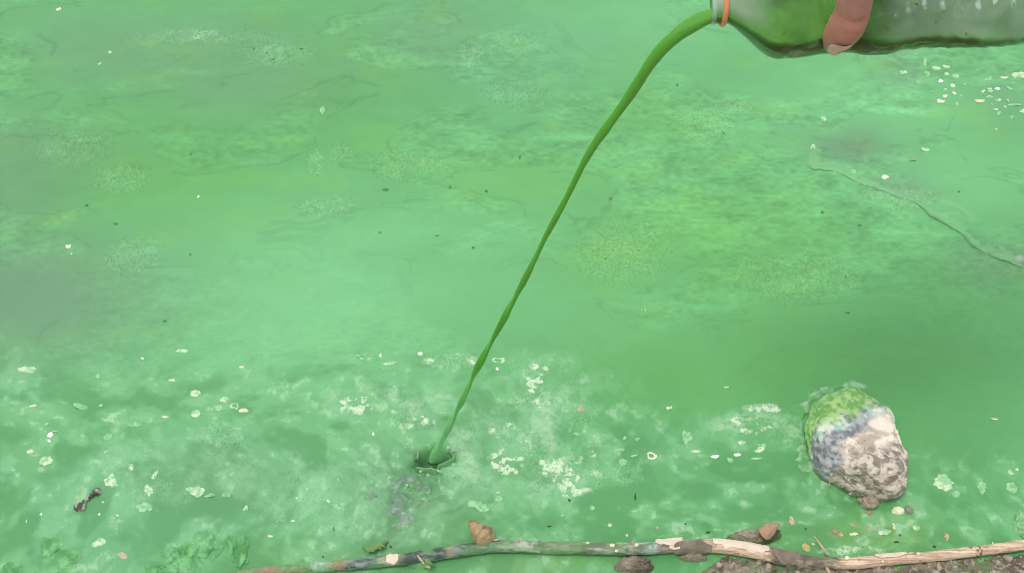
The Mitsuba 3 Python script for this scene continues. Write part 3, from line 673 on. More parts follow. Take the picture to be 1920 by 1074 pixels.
def rock_color(p, n, uv):
    u = (p.y - RBOT) / (RTOP - RBOT)
    x = (p.x - float(RC[0])) / .04
    w = fbm(p.x * 60, p.y * 60, p.z * 60, 4) - .5
    f = fbm(p.x * 190, p.y * 190, p.z * 190, 3)
    g = noise(p.x * 650, p.y * 650, p.z * 650)
    t = u + .40 * w - .14 * x
    lo_ = fbm(p.x * 85, p.y * 85, p.z * 85 + 8, 3)
    cream = mix(mi.Color3f(.47, .42, .35), mi.Color3f(.84, .78, .68), smoothstep(.32, .58, lo_ + .2 * (f - .5)))
    pits = mix(mi.Color3f(.17, .155, .135), mi.Color3f(.60, .56, .50), smoothstep(.38, .60, f))
    beige = mix(cream, pits, smoothstep(.30, .16, u + .25 * w - .10 * x) * .85)
    grey = mix(mi.Color3f(.17, .195, .22), mi.Color3f(.42, .45, .49), smoothstep(.35, .68, f))
    alg = mix(mi.Color3f(.15, .38, .10), mi.Color3f(.36, .60, .22), smoothstep(.35, .65, f))
    film = mi.Color3f(.115, .40, .16)
    c = mix(beige, grey, smoothstep(.34, .46, t - .26 * x))
    crust = smoothstep(.40, .54, fbm(p.x * 95 + 3, p.y * 95, p.z * 95, 3)) * smoothstep(.42, .54, t) * smoothstep(.82, .68, t)
    c = mix(c, mix(mi.Color3f(.42, .66, .62), mi.Color3f(.74, .82, .72), smoothstep(.4, .6, f)), crust * .92)
    c = mix(c, alg, smoothstep(.52, .65, t + .06 * (f - .5)))
    c = mix(c, mix(water_color(p, n, uv), mi.Color3f(.26, .56, .28), f), smoothstep(.76, .98, t))
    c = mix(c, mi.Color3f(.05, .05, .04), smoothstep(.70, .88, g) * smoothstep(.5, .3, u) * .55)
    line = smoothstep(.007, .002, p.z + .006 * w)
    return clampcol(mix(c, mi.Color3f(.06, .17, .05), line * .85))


def rock_rough(p, n, uv):
    u = (p.y - RBOT) / (RTOP - RBOT)
    return .88 - .5 * smoothstep(.3, .5, u) + .1 * noise(p.x * 150, p.y * 150)


scene['rock_mat'] = bump(pr(proc(rock_color), proc(rock_rough), .4), lambda p, n, uv: fbm(p.x * 420, p.y * 420, p.z * 420, 4) * .0018, eps=4e-4)
rock = obj('rock', rk, 'rock_mat', 'big rounded rock standing in the water, algae green behind and crumbly beige in front', 'rock')
scene['crumb_mat'] = bump(pr(proc(lambda p, n, uv: mix(mi.Color3f(.16, .135, .11), mi.Color3f(.52, .46, .38), fbm(p.x * 260, p.y * 260, p.z * 260, 3))), .85, .35), lambda p, n, uv: fbm(p.x * 700, p.y * 700, p.z * 700, 2) * .0012, eps=3e-4)
for k in range(26):
    q = (rng.uniform(1580, 1696), 0)
    py = np.interp(q[0], [1575, 1600, 1640, 1690], [908, 925, 935, 918]) + rng.uniform(-34, 4)
    c_ = at(q[0], py, .014)
    s_ = rng.uniform(.0013, .0034)
    sub(rock, 'crumb', lump(c_ + [0, 0, -.004], (s_, s_ * .9, s_ * .8), seed=k, n=3, amp=.4, freq=1.8), 'crumb_mat')
c_ = at(1630, 941, .004)
sub(rock, 'crumb', lump(c_, (.0075, .006, .007), seed=77, n=4, amp=.4, freq=2), 'crumb_mat', label='larger grey crumb hanging at the front foot of the rock')
# the skin of algae drawn up round the back and left of the rock
scene['skin_mat'] = two(pr(proc(lambda p, n, uv: clampcol(mix(water_color(p, n, uv), mi.Color3f(.32, .56, .34), smoothstep(.4, .75, fbm(p.x * 150, p.y * 150, 2.0, 3)) * .75))), .4, .45))
nn = 120
q = spline([at(*p_)[:3] for p_ in [(1560, 905), (1528, 885), (1508, 850), (1503, 805), (1505, 770), (1525, 745), (1560, 728), (1600, 722), (1632, 728)]], nn)
t = np.gradient(q, axis=0); t /= np.linalg.norm(t, axis=1, keepdims=True)
s_ = np.cross(t, [0, 0, 1])
jag = meshkit.fbm(np.c_[np.arange(nn) * .22, np.zeros(nn), np.zeros(nn)], 3, 8) - .5
rows = []
for off, z in ((-.005, -.0012), (-.0025, .0001), (-.0003, .0009), (.0008, .0013), (.0018, .0006), (.003, -.001)):
    rows.append(q + s_ * (off * (1.5 + 3.4 * jag))[:, None] + np.c_[np.zeros(nn), np.zeros(nn), (z + .0012 * jag) * np.sin(np.linspace(.15, 2.9, nn)) ** .5])
v = np.stack(rows, 1).reshape(-1, 3)
i = (np.arange(nn - 1)[:, None] * 6 + np.arange(5)[None]).ravel()
sub(rock, 'algae_skin', trimesh.Trimesh(v, np.c_[np.r_[i, i], np.r_[i + 1, i + 7], np.r_[i + 7, i + 6]], process=False), 'skin_mat', label='pale ragged skin of algae round the back of the rock')
scene['straw_mat'] = pr(proc(lambda p, n, uv: mix(mi.Color3f(.38, .30, .19), mi.Color3f(.62, .52, .36), noise(p.x * 300, p.y * 300, p.z * 300))), .7, .3)
obj('straw', tube(spline([at(1557, 895, .008), at(1556, 905, .006), at(1554, 913, .001)], 12), .0006, 7), 'straw_mat', 'tiny upright straw at the left foot of the rock', 'straw')

# the drowned stone under the splash
def drowned_color(p, n, uv):
    f = fbm(p.x * 70, p.y * 70, p.z * 70, 4)
    g = fbm(p.x * 240, p.y * 240, p.z * 240, 3)
    c = mix(mi.Color3f(.115, .20, .165), mi.Color3f(.21, .30, .265), smoothstep(.35, .65, f))
    c = mix(c, mi.Color3f(.42, .54, .49), smoothstep(.60, .76, g) * .35)
    k = smoothstep(.0052, .0004, p.z + .007 * (f - .5))
    return clampcol(mix(c, water_color(p, n, uv), k))


scene['drowned_mat'] = bump(pr(proc(drowned_color), .35, .5), lambda p, n, uv: fbm(p.x * 200, p.y * 200, p.z * 200, 3) * .0006)
dk, _, _ = from_outline([(705, 905), (735, 880), (790, 884), (818, 900), (822, 935), (806, 975), (770, 1000), (730, 998), (700, 965), (694, 930)], -.0052, .0078, 9, n=6, amp=.30, sq=1.0, fine=.030)
obj('drowned_stone', dk, 'drowned_mat', 'dark grey stone barely breaking the water just below the splash', 'stone')

# ------------------------------------------------------------------ the long stick along the shore
TW = [(380, 1092), (440, 1080), (500, 1071), (560, 1066), (620, 1061), (700, 1054), (760, 1047), (820, 1038), (880, 1029), (930, 1024), (1000, 1025), (1060, 1027), (1120, 1028), (1180, 1029), (1230, 1026), (1280, 1022), (1330, 1023), (1390, 1029), (1440, 1039), (1490, 1050), (1540, 1056), (1600, 1055), (1680, 1048), (1760, 1041), (1830, 1033), (1920, 1021), (2010, 1008), (2120, 990)]
tp = spline([at(px, py, .006) for px, py in TW], 620)
ppx = 960 + 960 / T * tp[:, 0] / ((tp - [0, 0, H]) @ np.array([0, CP, -SP]))
trad = np.interp(ppx, [380, 620, 800, 1000, 1200, 1330, 1480, 1560, 1700, 1900, 2100], [.0037, .0043, .0052, .0050, .0053, .0055, .0062, .0053, .0045, .0045, .0047])
XW = lambda px, py=1035: float(at(px, py, .006)[0])


def twig_color(p, n, uv):
    x = p.x
    f = fbm(x * 110, p.y * 240, p.z * 240, 4)
    g = noise(x * 500, p.y * 500, p.z * 500)
    xj = x + .012 * (f - .5) + .045 * (fbm(x * 40, p.y * 70, p.z * 70 + 5, 3) - .5)
    streak = fbm(x * 45, p.y * 900, p.z * 900, 3)
    brown = mix(mi.Color3f(.20, .145, .095), mi.Color3f(.40, .31, .23), streak)
    green = mix(mi.Color3f(.10, .25, .09), mi.Color3f(.22, .40, .18), f)
    slate = mix(mi.Color3f(.060, .095, .085), mi.Color3f(.24, .31, .30), smoothstep(.38, .66, f))
    lich = mix(mi.Color3f(.13, .19, .13), mi.Color3f(.42, .50, .42), smoothstep(.38, .66, f))
    bark = mix(mi.Color3f(.15, .13, .105), mi.Color3f(.32, .29, .235), smoothstep(.35, .65, f))
    peel = mix(mi.Color3f(.46, .33, .23), mi.Color3f(.76, .63, .49), smoothstep(.3, .68, streak))
    c = brown
    E_ = .006

    def over(c, col, x0, x1):
        return mix(c, col, smoothstep(x0 - E_, x0 + E_, xj) * (1 - smoothstep(x1 - E_, x1 + E_, xj)))
    c = over(c, green, XW(542), XW(606))
    c = over(c, mi.Color3f(.34, .56, .46), XW(580), XW(604)) * (.8 + .4 * g)
    c = over(c, slate, XW(650), XW(955))
    c = over(c, mix(mi.Color3f(.52, .42, .33), mi.Color3f(.72, .62, .52), g), XW(726), XW(744))
    c = over(c, mix(mi.Color3f(.30, .26, .17), mi.Color3f(.52, .45, .32), g), XW(846), XW(856))
    c = over(c, lich, XW(955), XW(1225))
    c = mix(c, mi.Color3f(.12, .22, .08), smoothstep(.52, .62, fbm(x * 60 + 9, p.y * 90, p.z * 90, 2)) * smoothstep(XW(930), XW(1000), x) * (1 - smoothstep(XW(1150), XW(1225), x)) * .6)
    c = over(c, mix(mi.Color3f(.24, .42, .38), mi.Color3f(.50, .64, .58), f), XW(1203), XW(1226))
    c = over(c, bark, XW(1226), XW(1322))
    c = over(c, peel, XW(1322), XW(1448))
    c = over(c, bark, XW(1448), XW(1553))
    c = over(c, peel, XW(1553), XW(2300))
    scum = smoothstep(.47, .60, fbm(x * 70 + 2, p.y * 120, p.z * 120, 3)) * smoothstep(XW(1200), XW(1000), x)
    c = mix(c, mix(mi.Color3f(.10, .27, .10), mi.Color3f(.20, .42, .20), g), scum * .6)
    spot = smoothstep(.78, .9, noise(x * 210, p.y * 260, p.z * 260))
    c = mix(c, c * .35, spot * .5)
    crack = smoothstep(.004, .0015, dr.abs(x - XW(1834))) * smoothstep(.45, .6, noise(x * 700, p.y * 250, p.z * 250))
    return clampcol(mix(c, mi.Color3f(.09, .05, .03), crack * .8))


def twig_bump(p, n, uv):
    bark = 1 - smoothstep(XW(1553), XW(1560), p.x)
    return (fbm(p.x * 180, p.y * 500, p.z * 500, 3) * .0013) * (.35 + .65 * bark) + noise(p.x * 40, p.y * 1500, p.z * 1500) * .00025


scene['twig_mat'] = bump(pr(proc(twig_color), .62, .4), twig_bump, eps=3e-4)
am = tube(tp, trad, 26, amp=.0009, freq=130, seed=2)
stick = obj('stick', am, 'twig_mat', 'long crooked stick lying along the shore, mossy at left and peeled pale at right', 'stick')
scene['bark_pale'] = two(pr(proc(lambda p, n, uv: mix(mi.Color3f(.62, .52, .42), mi.Color3f(.84, .76, .66), fbm(p.x * 200, p.y * 200, p.z * 200, 3))), .6, .4))
scene['bark_dark'] = two(bump(pr(proc(lambda p, n, uv: mix(mi.Color3f(.13, .115, .095), mi.Color3f(.30, .275, .225), fbm(p.x * 230, p.y * 230, p.z * 230, 3))), .8, .3), lambda p, n, uv: fbm(p.x * 500, p.y * 500, p.z * 500, 2) * .001, eps=3e-4))


def wrap_patch(px0, px1, a0, a1, lift, seed):
    """A loose piece of bark: a patch of a slightly larger tube with a ragged rim. Angles in degrees from straight up, towards the camera positive."""
    i0, i1 = np.searchsorted(ppx, px0), np.searchsorted(ppx, px1)
    ns, na = max(i1 - i0, 6), 14
    out, inn = [], []
    for k in range(ns):
        c_ = tp[min(i0 + k, 619)]; r_ = trad[min(i0 + k, 619)]
        jl = meshkit.noise(np.array([k * .45, seed, 0.]), seed) ; jh = meshkit.noise(np.array([k * .38, seed + 5, 0.]), seed + 1)
        e = math.sin(math.pi * (k + .6) / (ns + .2)) ** .35
        mid = (a0 + a1) / 2
        lo, hi = mid + (a0 - mid) * e * (.65 + .6 * jl), mid + (a1 - mid) * e * (.65 + .6 * jh)
        A = np.radians(np.linspace(lo, hi, na))
        edge = np.abs(np.linspace(-1, 1, na)) ** 3
        for lst, ex in ((out, .0007), (inn, .0002)):
            rr_ = r_ + .0004 + ex + lift * .55 * edge * (.4 + jl)
            lst.append(np.c_[np.full(na, c_[0]), c_[1] - rr_ * np.sin(A), c_[2] + rr_ * np.cos(A)])
    v = np.vstack([np.vstack(out), np.vstack(inn)])
    i = (np.arange(ns - 1)[:, None] * na + np.arange(na - 1)[None]).ravel()
    f = np.c_[np.r_[i, i], np.r_[i + 1, i + na + 1], np.r_[i + na + 1, i + na]]
    return trimesh.Trimesh(v, np.vstack([f, f[:, ::-1] + ns * na]), process=False)


for px0, px1, a0, a1, l, m_, lab in ((1228, 1280, -70, 25, .001, 'bark_pale', 'peeled whitish bark strip on the stick'), (1262, 1334, -5, 110, .0018, 'bark_dark', 'dark flap of bark on the front of the stick'), (1335, 1442, -80, 40, .0006, 'bark_pale', None),
                                     (1446, 1500, -75, 60, .0010, 'bark_dark', None), (724, 748, -40, 60, .0008, 'bark_pale', None), (915, 942, -80, -20, .0010, 'bark_pale', None), (1252, 1275, 5, 55, .0008, 'bark_pale', None), (1640, 1700, -70, 10, .0003, 'bark_pale', None)):
    sub(stick, 'bark_flake', wrap_patch(px0, px1, a0, a1, l, int(px0)), m_, label=lab)
for k, (px, py) in enumerate([(970, 1014), (1102, 1017), (1156, 1032), (1186, 1018), (1193, 1021), (1148, 1022), (1010, 1019), (1302, 1014), (1345, 1014), (1716, 1036), (1722, 1038), (1588, 1045), (1820, 1024), (1655, 1052)]):
    c_ = at(px, py, .011); s_ = rng.uniform(.0010, .0021)
    sub(stick, 'grain', lump(c_, (s_ * 1.2, s_, s_ * .8), seed=k + 40, n=2, amp=.3), 'flake_cream' if k % 3 else 'crumb_mat')
sub(stick, 'side_shoot', tube(spline([at(1526, 1004, .016), at(1538, 1020, .013), at(1553, 1040, .008)], 24), np.linspace(.0007, .0012, 24), 9, amp=.0003, freq=400), 'straw_mat', label='thin pale side shoot rising behind the stick')
sub(stick, 'side_shoot', tube(spline([at(1547, 1058, .008), at(1553, 1068, .007), at(1557, 1082, .006)], 20), .0013, 9, amp=.0003, freq=400), 'straw_mat', label='short pale side shoot in front of the stick')
for k, px in enumerate((1010, 1165, 1497, 1560)):
    i_ = np.searchsorted(ppx, px)
    sub(stick, 'knot', lump(tp[i_] + [0, -.001, .002], (.0065, trad[i_] * 1.0, trad[i_] * .92), seed=60 + k, n=4, amp=.18, freq=2), 'twig_mat')

scene['leaf_mat'] = two(pr(proc(lambda p, n, uv: mix(mi.Color3f(.09, .20, .05), mi.Color3f(.22, .36, .13), fbm(p.x * 160, p.y * 160, p.z * 160, 3))), .5, .4))
obj('straw', tube(spline([at(783, 1041, .014), at(790, 1050, .016), at(797, 1058, .015), at(806, 1064, .012)], 24), np.linspace(.0007, .0010, 24), 8), 'straw_mat', 'thin bent straw across the slate coloured part of the stick', 'straw')


def leaf_scrap(pts, w, lift, seed, curl=1.0):
    p_ = spline(pts, 50)
    t_ = np.gradient(p_, axis=0); t_ /= np.linalg.norm(t_, axis=1, keepdims=True)
    s2 = np.cross(t_, [0, 0, 1]); na = 10
    pr_ = np.sin(np.linspace(.05, np.pi - .05, 50)) ** .6
    jag = .7 + .8 * meshkit.noise(np.c_[np.arange(50) * .5, np.full(50, seed), np.zeros(50)], seed)
    u = np.linspace(0, 1, na)
    top = p_[:, None] + s2[:, None] * (u[None, :, None] * (w * pr_ * jag)[:, None, None])
    top[..., 2] += lift * np.sin(u * np.pi * .5 * curl)[None] * (pr_ * jag)[:, None]
    bot = top - [0, 0, .0004]
    v = np.vstack([top.reshape(-1, 3), bot.reshape(-1, 3)])
    i = (np.arange(49)[:, None] * na + np.arange(na - 1)[None]).ravel()
    f = np.c_[np.r_[i, i], np.r_[i + 1, i + na + 1], np.r_[i + na + 1, i + na]]
    return trimesh.Trimesh(v, np.vstack([f, f[:, ::-1] + 50 * na]), process=False)


obj('leaf_scrap', leaf_scrap([at(800, 1046, .015), at(806, 1050, .015), at(811, 1056, .013)], .006, .002, 3), 'leaf_mat', 'green leaf bit hanging by the bent straw on the stick', 'leaf')
obj('leaf_scrap', leaf_scrap([at(682, 1022, .001), at(697, 1023, .002), at(712, 1015, .002), at(730, 1014, .001)], .009, .006, 5), 'leaf_mat', 'curled green leaf edge in the water above the slate part of the stick', 'leaf')

# ------------------------------------------------------------------ snail shell
def shell_mesh(apex, axis, length, rmax, turns=4.0, n=150, seg=56):
    """A conical shell: a turned cone with a spiral seam cut into it and swelling whorls between."""
    axis = np.asarray(axis, float); axis /= np.linalg.norm(axis)
    a_ = np.cross(axis, [0, 0, 1.0]); a_ /= np.linalg.norm(a_); b_ = np.cross(axis, a_)
    t_ = np.linspace(0, 1, n); th = np.linspace(0, 2 * np.pi, seg, endpoint=False)
    prof = np.interp(t_, [0, .02, .08, .3, .55, .72, .86, .95, 1], [.02, .22, .34, .58, .86, 1.0, .92, .62, .05])
    TT, TH = np.meshgrid(t_, th, indexing='ij')
    ph = turns * TT ** .8 - TH / (2 * np.pi)
    fr = ph - np.floor(ph)
    wh = np.sin(np.pi * fr) ** .55
    R_ = rmax * prof[:, None] * (.78 + .25 * wh)
    P_ = np.asarray(apex) + axis * (length * TT)[..., None] + R_[..., None] * (np.cos(TH)[..., None] * a_ + np.sin(TH)[..., None] * b_)
    i = np.arange(n - 1)[:, None] * seg; j = np.arange(seg)[None]
    q = np.stack([i + j, i + (j + 1) % seg, i + seg + (j + 1) % seg, i + seg + j], -1).reshape(-1, 4)
    m = trimesh.Trimesh(P_.reshape(-1, 3), np.vstack([q[:, [0, 1, 2]], q[:, [0, 2, 3]]]), process=False)
    if m.volume < 0: m.invert()
    return m


ap = at(880, 976, .011); ba = at(914, 1011, .012)
ax = ba - ap


def shell_color(p, n, uv):
    s = ((p.x - float(ap[0])) * float(ax[0]) + (p.y - float(ap[1])) * float(ax[1])) / float(ax[0] ** 2 + ax[1] ** 2)
    band = noise(s * 16 + p.x * 150, p.y * 200, p.z * 200)
    c = mix(mi.Color3f(.36, .28, .16), mi.Color3f(.145, .10, .076), smoothstep(.0, .34, s + .12 * (band - .5)))
    c = mix(c, c * mi.Color3f(.5, .47, .45), smoothstep(.40, .70, band) * .8)
    return mix(c, mi.Color3f(.25, .24, .23), smoothstep(.7, 1.0, s) * .6)


scene['shell_mat'] = bump(pr(proc(shell_color), .42, .5), lambda p, n, uv: noise(p.x * 900, p.y * 900, p.z * 300) * .0004, eps=3e-4)
shp = shell_mesh(ap, ax, float(np.linalg.norm(ax)) * 1.15, .0098)
sn = obj('snail_shell', shp, 'shell_mat', 'brown conical snail shell leaning against the middle of the stick', 'shell')

# ------------------------------------------------------------------ clods, chips, pebbles at the shore
def clod(px, py, rx, ry, hz, seed, lab, cat='mud', mat_='mud_mat', name='mud_clod', z0=0.0, amp=.4):
    c_, a_, b_ = size_at(px, py, 2 * rx, 2 * ry)
    m = trimesh.util.concatenate([lump(c_ + [a_ * dx, b_ * dy, z0], (a_ * s, b_ * s, hz * s), seed + j, 5, amp, 2.4, fine=.35) for j, (dx, dy, s) in enumerate(((0, 0, .85), (-.5, -.1, .55), (.5, -.15, .5), (.1, .4, .5)))])
    return obj(name, m, mat_, lab, cat)


clod(1190, 1062, 36, 17, .012, 3, 'rounded brown mud clod in front of the stick at the bottom edge')
clod(1408, 1010, 42, 16, .011, 8, 'grey brown mud clod behind the stick under the pointed chip')
clod(1440, 1004, 24, 13, .013, 12, 'small mud clod right under the pointed chip')
clod(1300, 1046, 24, 9, .007, 15, 'crumb of grey mud below the dark bark flap of the stick')
clod(1494, 1066, 22, 12, .012, 19, 'grey crumbly clod in front of the stick left of the short shoot')
clod(790, 1058, 26, 9, .006, 22, 'small muddy clump under the bent straw', mat_='clump_mat')
clod(1916, 985, 15, 28, .012, 27, 'pale green lump cut by the right edge of the view', 'algae', 'flake_green', 'algae_lump')
scene['chip_mat'] = bump(pr(proc(lambda p, n, uv: mix(mi.Color3f(.26, .15, .09), mi.Color3f(.56, .42, .30), fbm(p.x * 170, p.y * 170, p.z * 170, 3))), .7, .35), lambda p, n, uv: noise(p.x * 400, p.y * 400, p.z * 400) * .0008, eps=3e-4)
tip = at(1463, 981, .020); bs = at(1432, 1000, .012)
k_ = np.linspace(0, 1, 26)[:, None]
chip = tube(bs * (1 - k_) + tip * k_ + np.c_[np.zeros(26), np.zeros(26), np.sin(k_[:, 0] * np.pi) * .002], .0068 * (1 - k_[:, 0]) ** .75 + .0003, 14, amp=.0014, freq=190, seed=7)
obj('pointed_chip', chip, 'chip_mat', 'reddish brown pointed chip sticking out of a mud clod behind the stick', 'wood chip')
for px, py, rx, ry, hz, m_, lab in ((1683, 958, 10, 7.5, .0046, 'flake_cream', 'cream pebble in front of the rock, left of the grey pebble'), (1704, 957, 8, 7, .004, 'drowned_pebble', 'grey pebble touching the cream pebble in front of the rock'), (1511, 1027, 8, 6, .0036, 'yellow_pebble', 'yellowish pebble behind the stick left of the thin shoot'),
                                     (1566, 997, 5, 5.5, .0034, 'chip_mat', 'tiny brown pebble behind the stick left of the tan grains'), (1630, 961, 5, 4, .003, 'chip_mat', 'tiny brown pebble below the hanging crumb of the rock')):
    if m_ == 'drowned_pebble': scene[m_] = pr((.22, .25, .21), .6, .4)
    if m_ == 'yellow_pebble': scene[m_] = pr(proc(lambda p, n, uv: mix(mi.Color3f(.50, .46, .16), mi.Color3f(.68, .62, .32), noise(p.x * 300, p.y * 300))), .6, .4)
    c_, a_, b_ = size_at(px, py, 2 * rx, 2 * ry)
    obj('pebble', lump(c_ + [0, 0, hz * .2], (a_ * 1.1, b_ * .9, hz * .75), seed=int(px), n=4, amp=.34, freq=1.3, rot=px * .7), m_, lab, 'pebble')

# crumbs of soil on the bank: too many and too small to count
parts = []
rs = np.random.default_rng(21)
for k in range(2600):
    px = rs.uniform(1230, 1990); py = rs.uniform(1036, 1120)
    c_ = at(px, py, .006)
    zg = float(ground_h(np.array([[c_[0]]]), np.array([[c_[1]]]))[0, 0])
    if zg < .0015: continue
    s_ = .0005 * (1 + rs.pareto(2.2)); s_ = min(s_, .0036)
    parts.append(lump([c_[0], c_[1], zg + s_ * .3], (s_ * rs.uniform(.8, 1.4), s_, s_ * .8), seed=k, n=1 if s_ < .0013 else 2, amp=.6, freq=1.7))
scene['soil_mat'] = pr(proc(lambda p, n, uv: mix(mi.Color3f(.14, .12, .10), mi.Color3f(.40, .36, .305), smoothstep(.3, .75, noise(p.x * 260, p.y * 260, p.z * 260)))), .85, .35)
obj('soil_crumbs', trimesh.util.concatenate(parts), 'soil_mat', 'loose grey brown soil crumbs on the muddy bank', 'soil', kind='stuff', smooth=False)
# the small dead twig at the left
scene['dead_mat'] = bump(pr(proc(lambda p, n, uv: mix(mi.Color3f(.07, .085, .06), mi.Color3f(.42, .42, .34), smoothstep(.4, .75, noise(p.x * 260, p.y * 260, p.z * 260)))), .7, .3), lambda p, n, uv: fbm(p.x * 500, p.y * 500, p.z * 500, 2) * .001, eps=3e-4)
dt = obj('dead_twig', tube(spline([at(148, 948, .001), at(158, 940, .002), at(168, 932, .0015), at(182, 924, .002)], 40), .0016 + .0007 * np.sin(np.arange(40) * .7), 10, amp=.0010, freq=260, seed=6), 'dead_mat', 'small knobbly dead twig floating at the lower left', 'twig')
sub(dt, 'knob', lump(at(150, 950, .001), (.0052, .0040, .003), 3, 3, .4), 'dead_mat')
sub(dt, 'knob', lump(at(182, 922, .001), (.0038, .0036, .0028), 5, 3, .4), 'dead_mat')

# ------------------------------------------------------------------ the bottle
TILT = math.radians(3.6)
BX = np.array([math.cos(TILT), 0.0, math.sin(TILT)])      # mouth -> base
BU = np.array([-math.sin(TILT), 0.0, math.cos(TILT)])
BF = np.array([0.0, -1.0, 0.0])                           # towards the camera's side
MMPX = float(np.linalg.norm(MOUTH - [0, 0, H])) * T / 960 * 1.0   # metres per photo pixel here
SQ = (1566 - 1334) * MMPX                                    # where the thumb squeezes
PROF = np.array([(0, 12.6), (2, 13.2), (5.5, 13.2), (8, 12.9), (10, 13.6), (13, 15.5), (17, 19.0), (24, 26.0), (30, 32.0), (35, 35.8), (41, 37.4), (55, 37.0), (70, 35.6), (84, 36.0), (98, 37.6), (106, 37.6), (118, 35.4), (136, 34.4), (155, 35.4), (172, 36.4), (186, 36.0), (198, 34), (206, 28), (209, 18), (206, 8), (204.5, .3)]) * [1e-3, 1e-3]


def bottle_points(inset=0.0, ns=260, na=144, close=True, fineamp=1.0):
    from scipy.interpolate import PchipInterpolator
    d = np.r_[0, np.cumsum(np.linalg.norm(np.diff(PROF, axis=0), axis=1))]
    tt = np.linspace(0, d[-1], ns)
    s, r = PchipInterpolator(d, PROF[:, 0])(tt), PchipInterpolator(d, PROF[:, 1])(tt)
    th = np.linspace(0, 2 * np.pi, na, endpoint=False)
    S, TH = np.meshgrid(s, th, indexing='ij'); Rr = np.repeat(r[:, None], na, 1)
    body = np.clip((S - .016) / .02, 0, 1) * np.clip((.207 - S) / .01, 0, 1)
    q = np.stack([S * 28, np.cos(TH) * 1.1, np.sin(TH) * 1.1], -1)
    Rr = Rr + body * (meshkit.fbm(q, 2, 3) - .5) * .0045
    # facets and creases of crumpled thin plastic
    w_ = meshkit.fbm(np.stack([S * 60, np.cos(TH) * 2.2, np.sin(TH) * 2.2], -1), 2, 9)
    Rr = Rr - body * fineamp * .0013 * np.abs(np.sin((w_ * 7 + S * 40) * 1.3)) * np.clip(np.sin(TH) * 1.5 + 1.25, .25, 1)
    cr = meshkit.fbm(np.stack([S * 150, np.cos(TH) * 3, np.sin(TH) * 3], -1), 3, 21)
    Rr = Rr + body * .0022 * np.clip(np.sin(TH) * 1.6, 0, 1) * (np.abs(cr - .5) * 4 - .6)
    ribs = np.clip((S - .112) / .012, 0, 1) * np.clip((.192 - S) / .01, 0, 1)
    Rr = Rr + ribs * (.0001 + .0008 * meshkit.noise(np.stack([S * 45, np.cos(TH) * 2, np.sin(TH) * 2], -1), 41)) * np.clip(np.sin(TH) + 1.2, .35, 1) * np.sin((S + .010 * np.sin(TH)) * 2 * np.pi / .0105)
    # thumb dent, on the camera's side
    ad = (TH - .08 + np.pi) % (2 * np.pi) - np.pi
    Rr = Rr - .0085 * np.exp(-((S - SQ - .001) / .017) ** 2 - (ad / .62) ** 2)
    Rr = Rr - inset
    P_ = MOUTH + S[..., None] * BX + Rr[..., None] * (np.cos(TH)[..., None] * BF + np.sin(TH)[..., None] * BU)
    return P_, s


def ring_mesh(P_, close0=False, close1=True):
    ns, na = P_.shape[:2]
    v = P_.reshape(-1, 3)
    i = np.arange(ns - 1)[:, None] * na; j = np.arange(na)[None]
    q = np.stack([i + j, i + (j + 1) % na, i + na + (j + 1) % na, i + na + j], -1).reshape(-1, 4)
    f = [q[:, [0, 1, 2]], q[:, [0, 2, 3]]]
    k = np.arange(na)
    if close0:
        v = np.vstack([v, P_[0].mean(0)]); f.append(np.c_[np.full(na, len(v) - 1), (k + 1) % na, k])
    if close1:
        v = np.vstack([v, P_[-1].mean(0)]); f.append(np.c_[np.full(na, len(v) - 1), (ns - 1) * na + k, (ns - 1) * na + (k + 1) % na])
    return trimesh.Trimesh(v, np.vstack(f), process=False)


BXW = lambda px: float(MOUTH[0] + (px - 1334) * MMPX)


def haze_glint_w(p, n, uv):
    a_ = smoothstep(BXW(1590), BXW(1680), p.x) * .26
    b_ = (1 - smoothstep(BXW(1385), BXW(1440), p.x)) * smoothstep(float(MOUTH[2]) - .001, float(MOUTH[2]) + .010, p.z) * .55  # sky reflection by the neck, painted as a whitish veil
    up = smoothstep(float(MOUTH[2]) - .002, float(MOUTH[2]) + .004, p.z)
    s = fbm(p.x * 200, p.y * 40, p.z * 40, 3)
    d_ = fbm(p.x * 40 + 3, p.y * 40, p.z * 40, 3)
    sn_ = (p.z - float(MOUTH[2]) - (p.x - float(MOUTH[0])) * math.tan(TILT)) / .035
    crest_glint = smoothstep(.30, 1.1, dr.sin((p.x - float(MOUTH[0]) + .010 * sn_) * 2 * math.pi / .0105)) * smoothstep(.42, .80, fbm(p.x * 130, p.z * 240, 4.4, 3)) * smoothstep(BXW(1640), BXW(1700), p.x) * smoothstep(.22, .50, sn_)  # glints on the rib crests, painted as white dashes
    a_ = a_ + crest_glint * 1.5
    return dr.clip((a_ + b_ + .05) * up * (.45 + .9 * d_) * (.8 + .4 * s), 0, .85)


scene['plastic_clear'] = {'type': 'thindielectric', 'int_ior': 1.24}
scene['plastic_haze'] = {'type': 'principledthin', 'base_color': {'type': 'rgb', 'value': [.80, .93, .92]}, 'roughness': .35, 'diff_trans': 1.1, 'spec_trans': 0.0, 'eta': 1.5}
scene['plastic'] = {'type': 'blendbsdf', 'weight': proc(haze_glint_w), 'a': {'type': 'ref', 'id': 'plastic_clear'}, 'b': {'type': 'ref', 'id': 'plastic_haze'}}
shell_pts, _ = bottle_points()
bottle = obj('bottle', ring_mesh(shell_pts), 'plastic', 'crumpled clear plastic bottle held sideways, green water running out of its mouth', 'bottle')
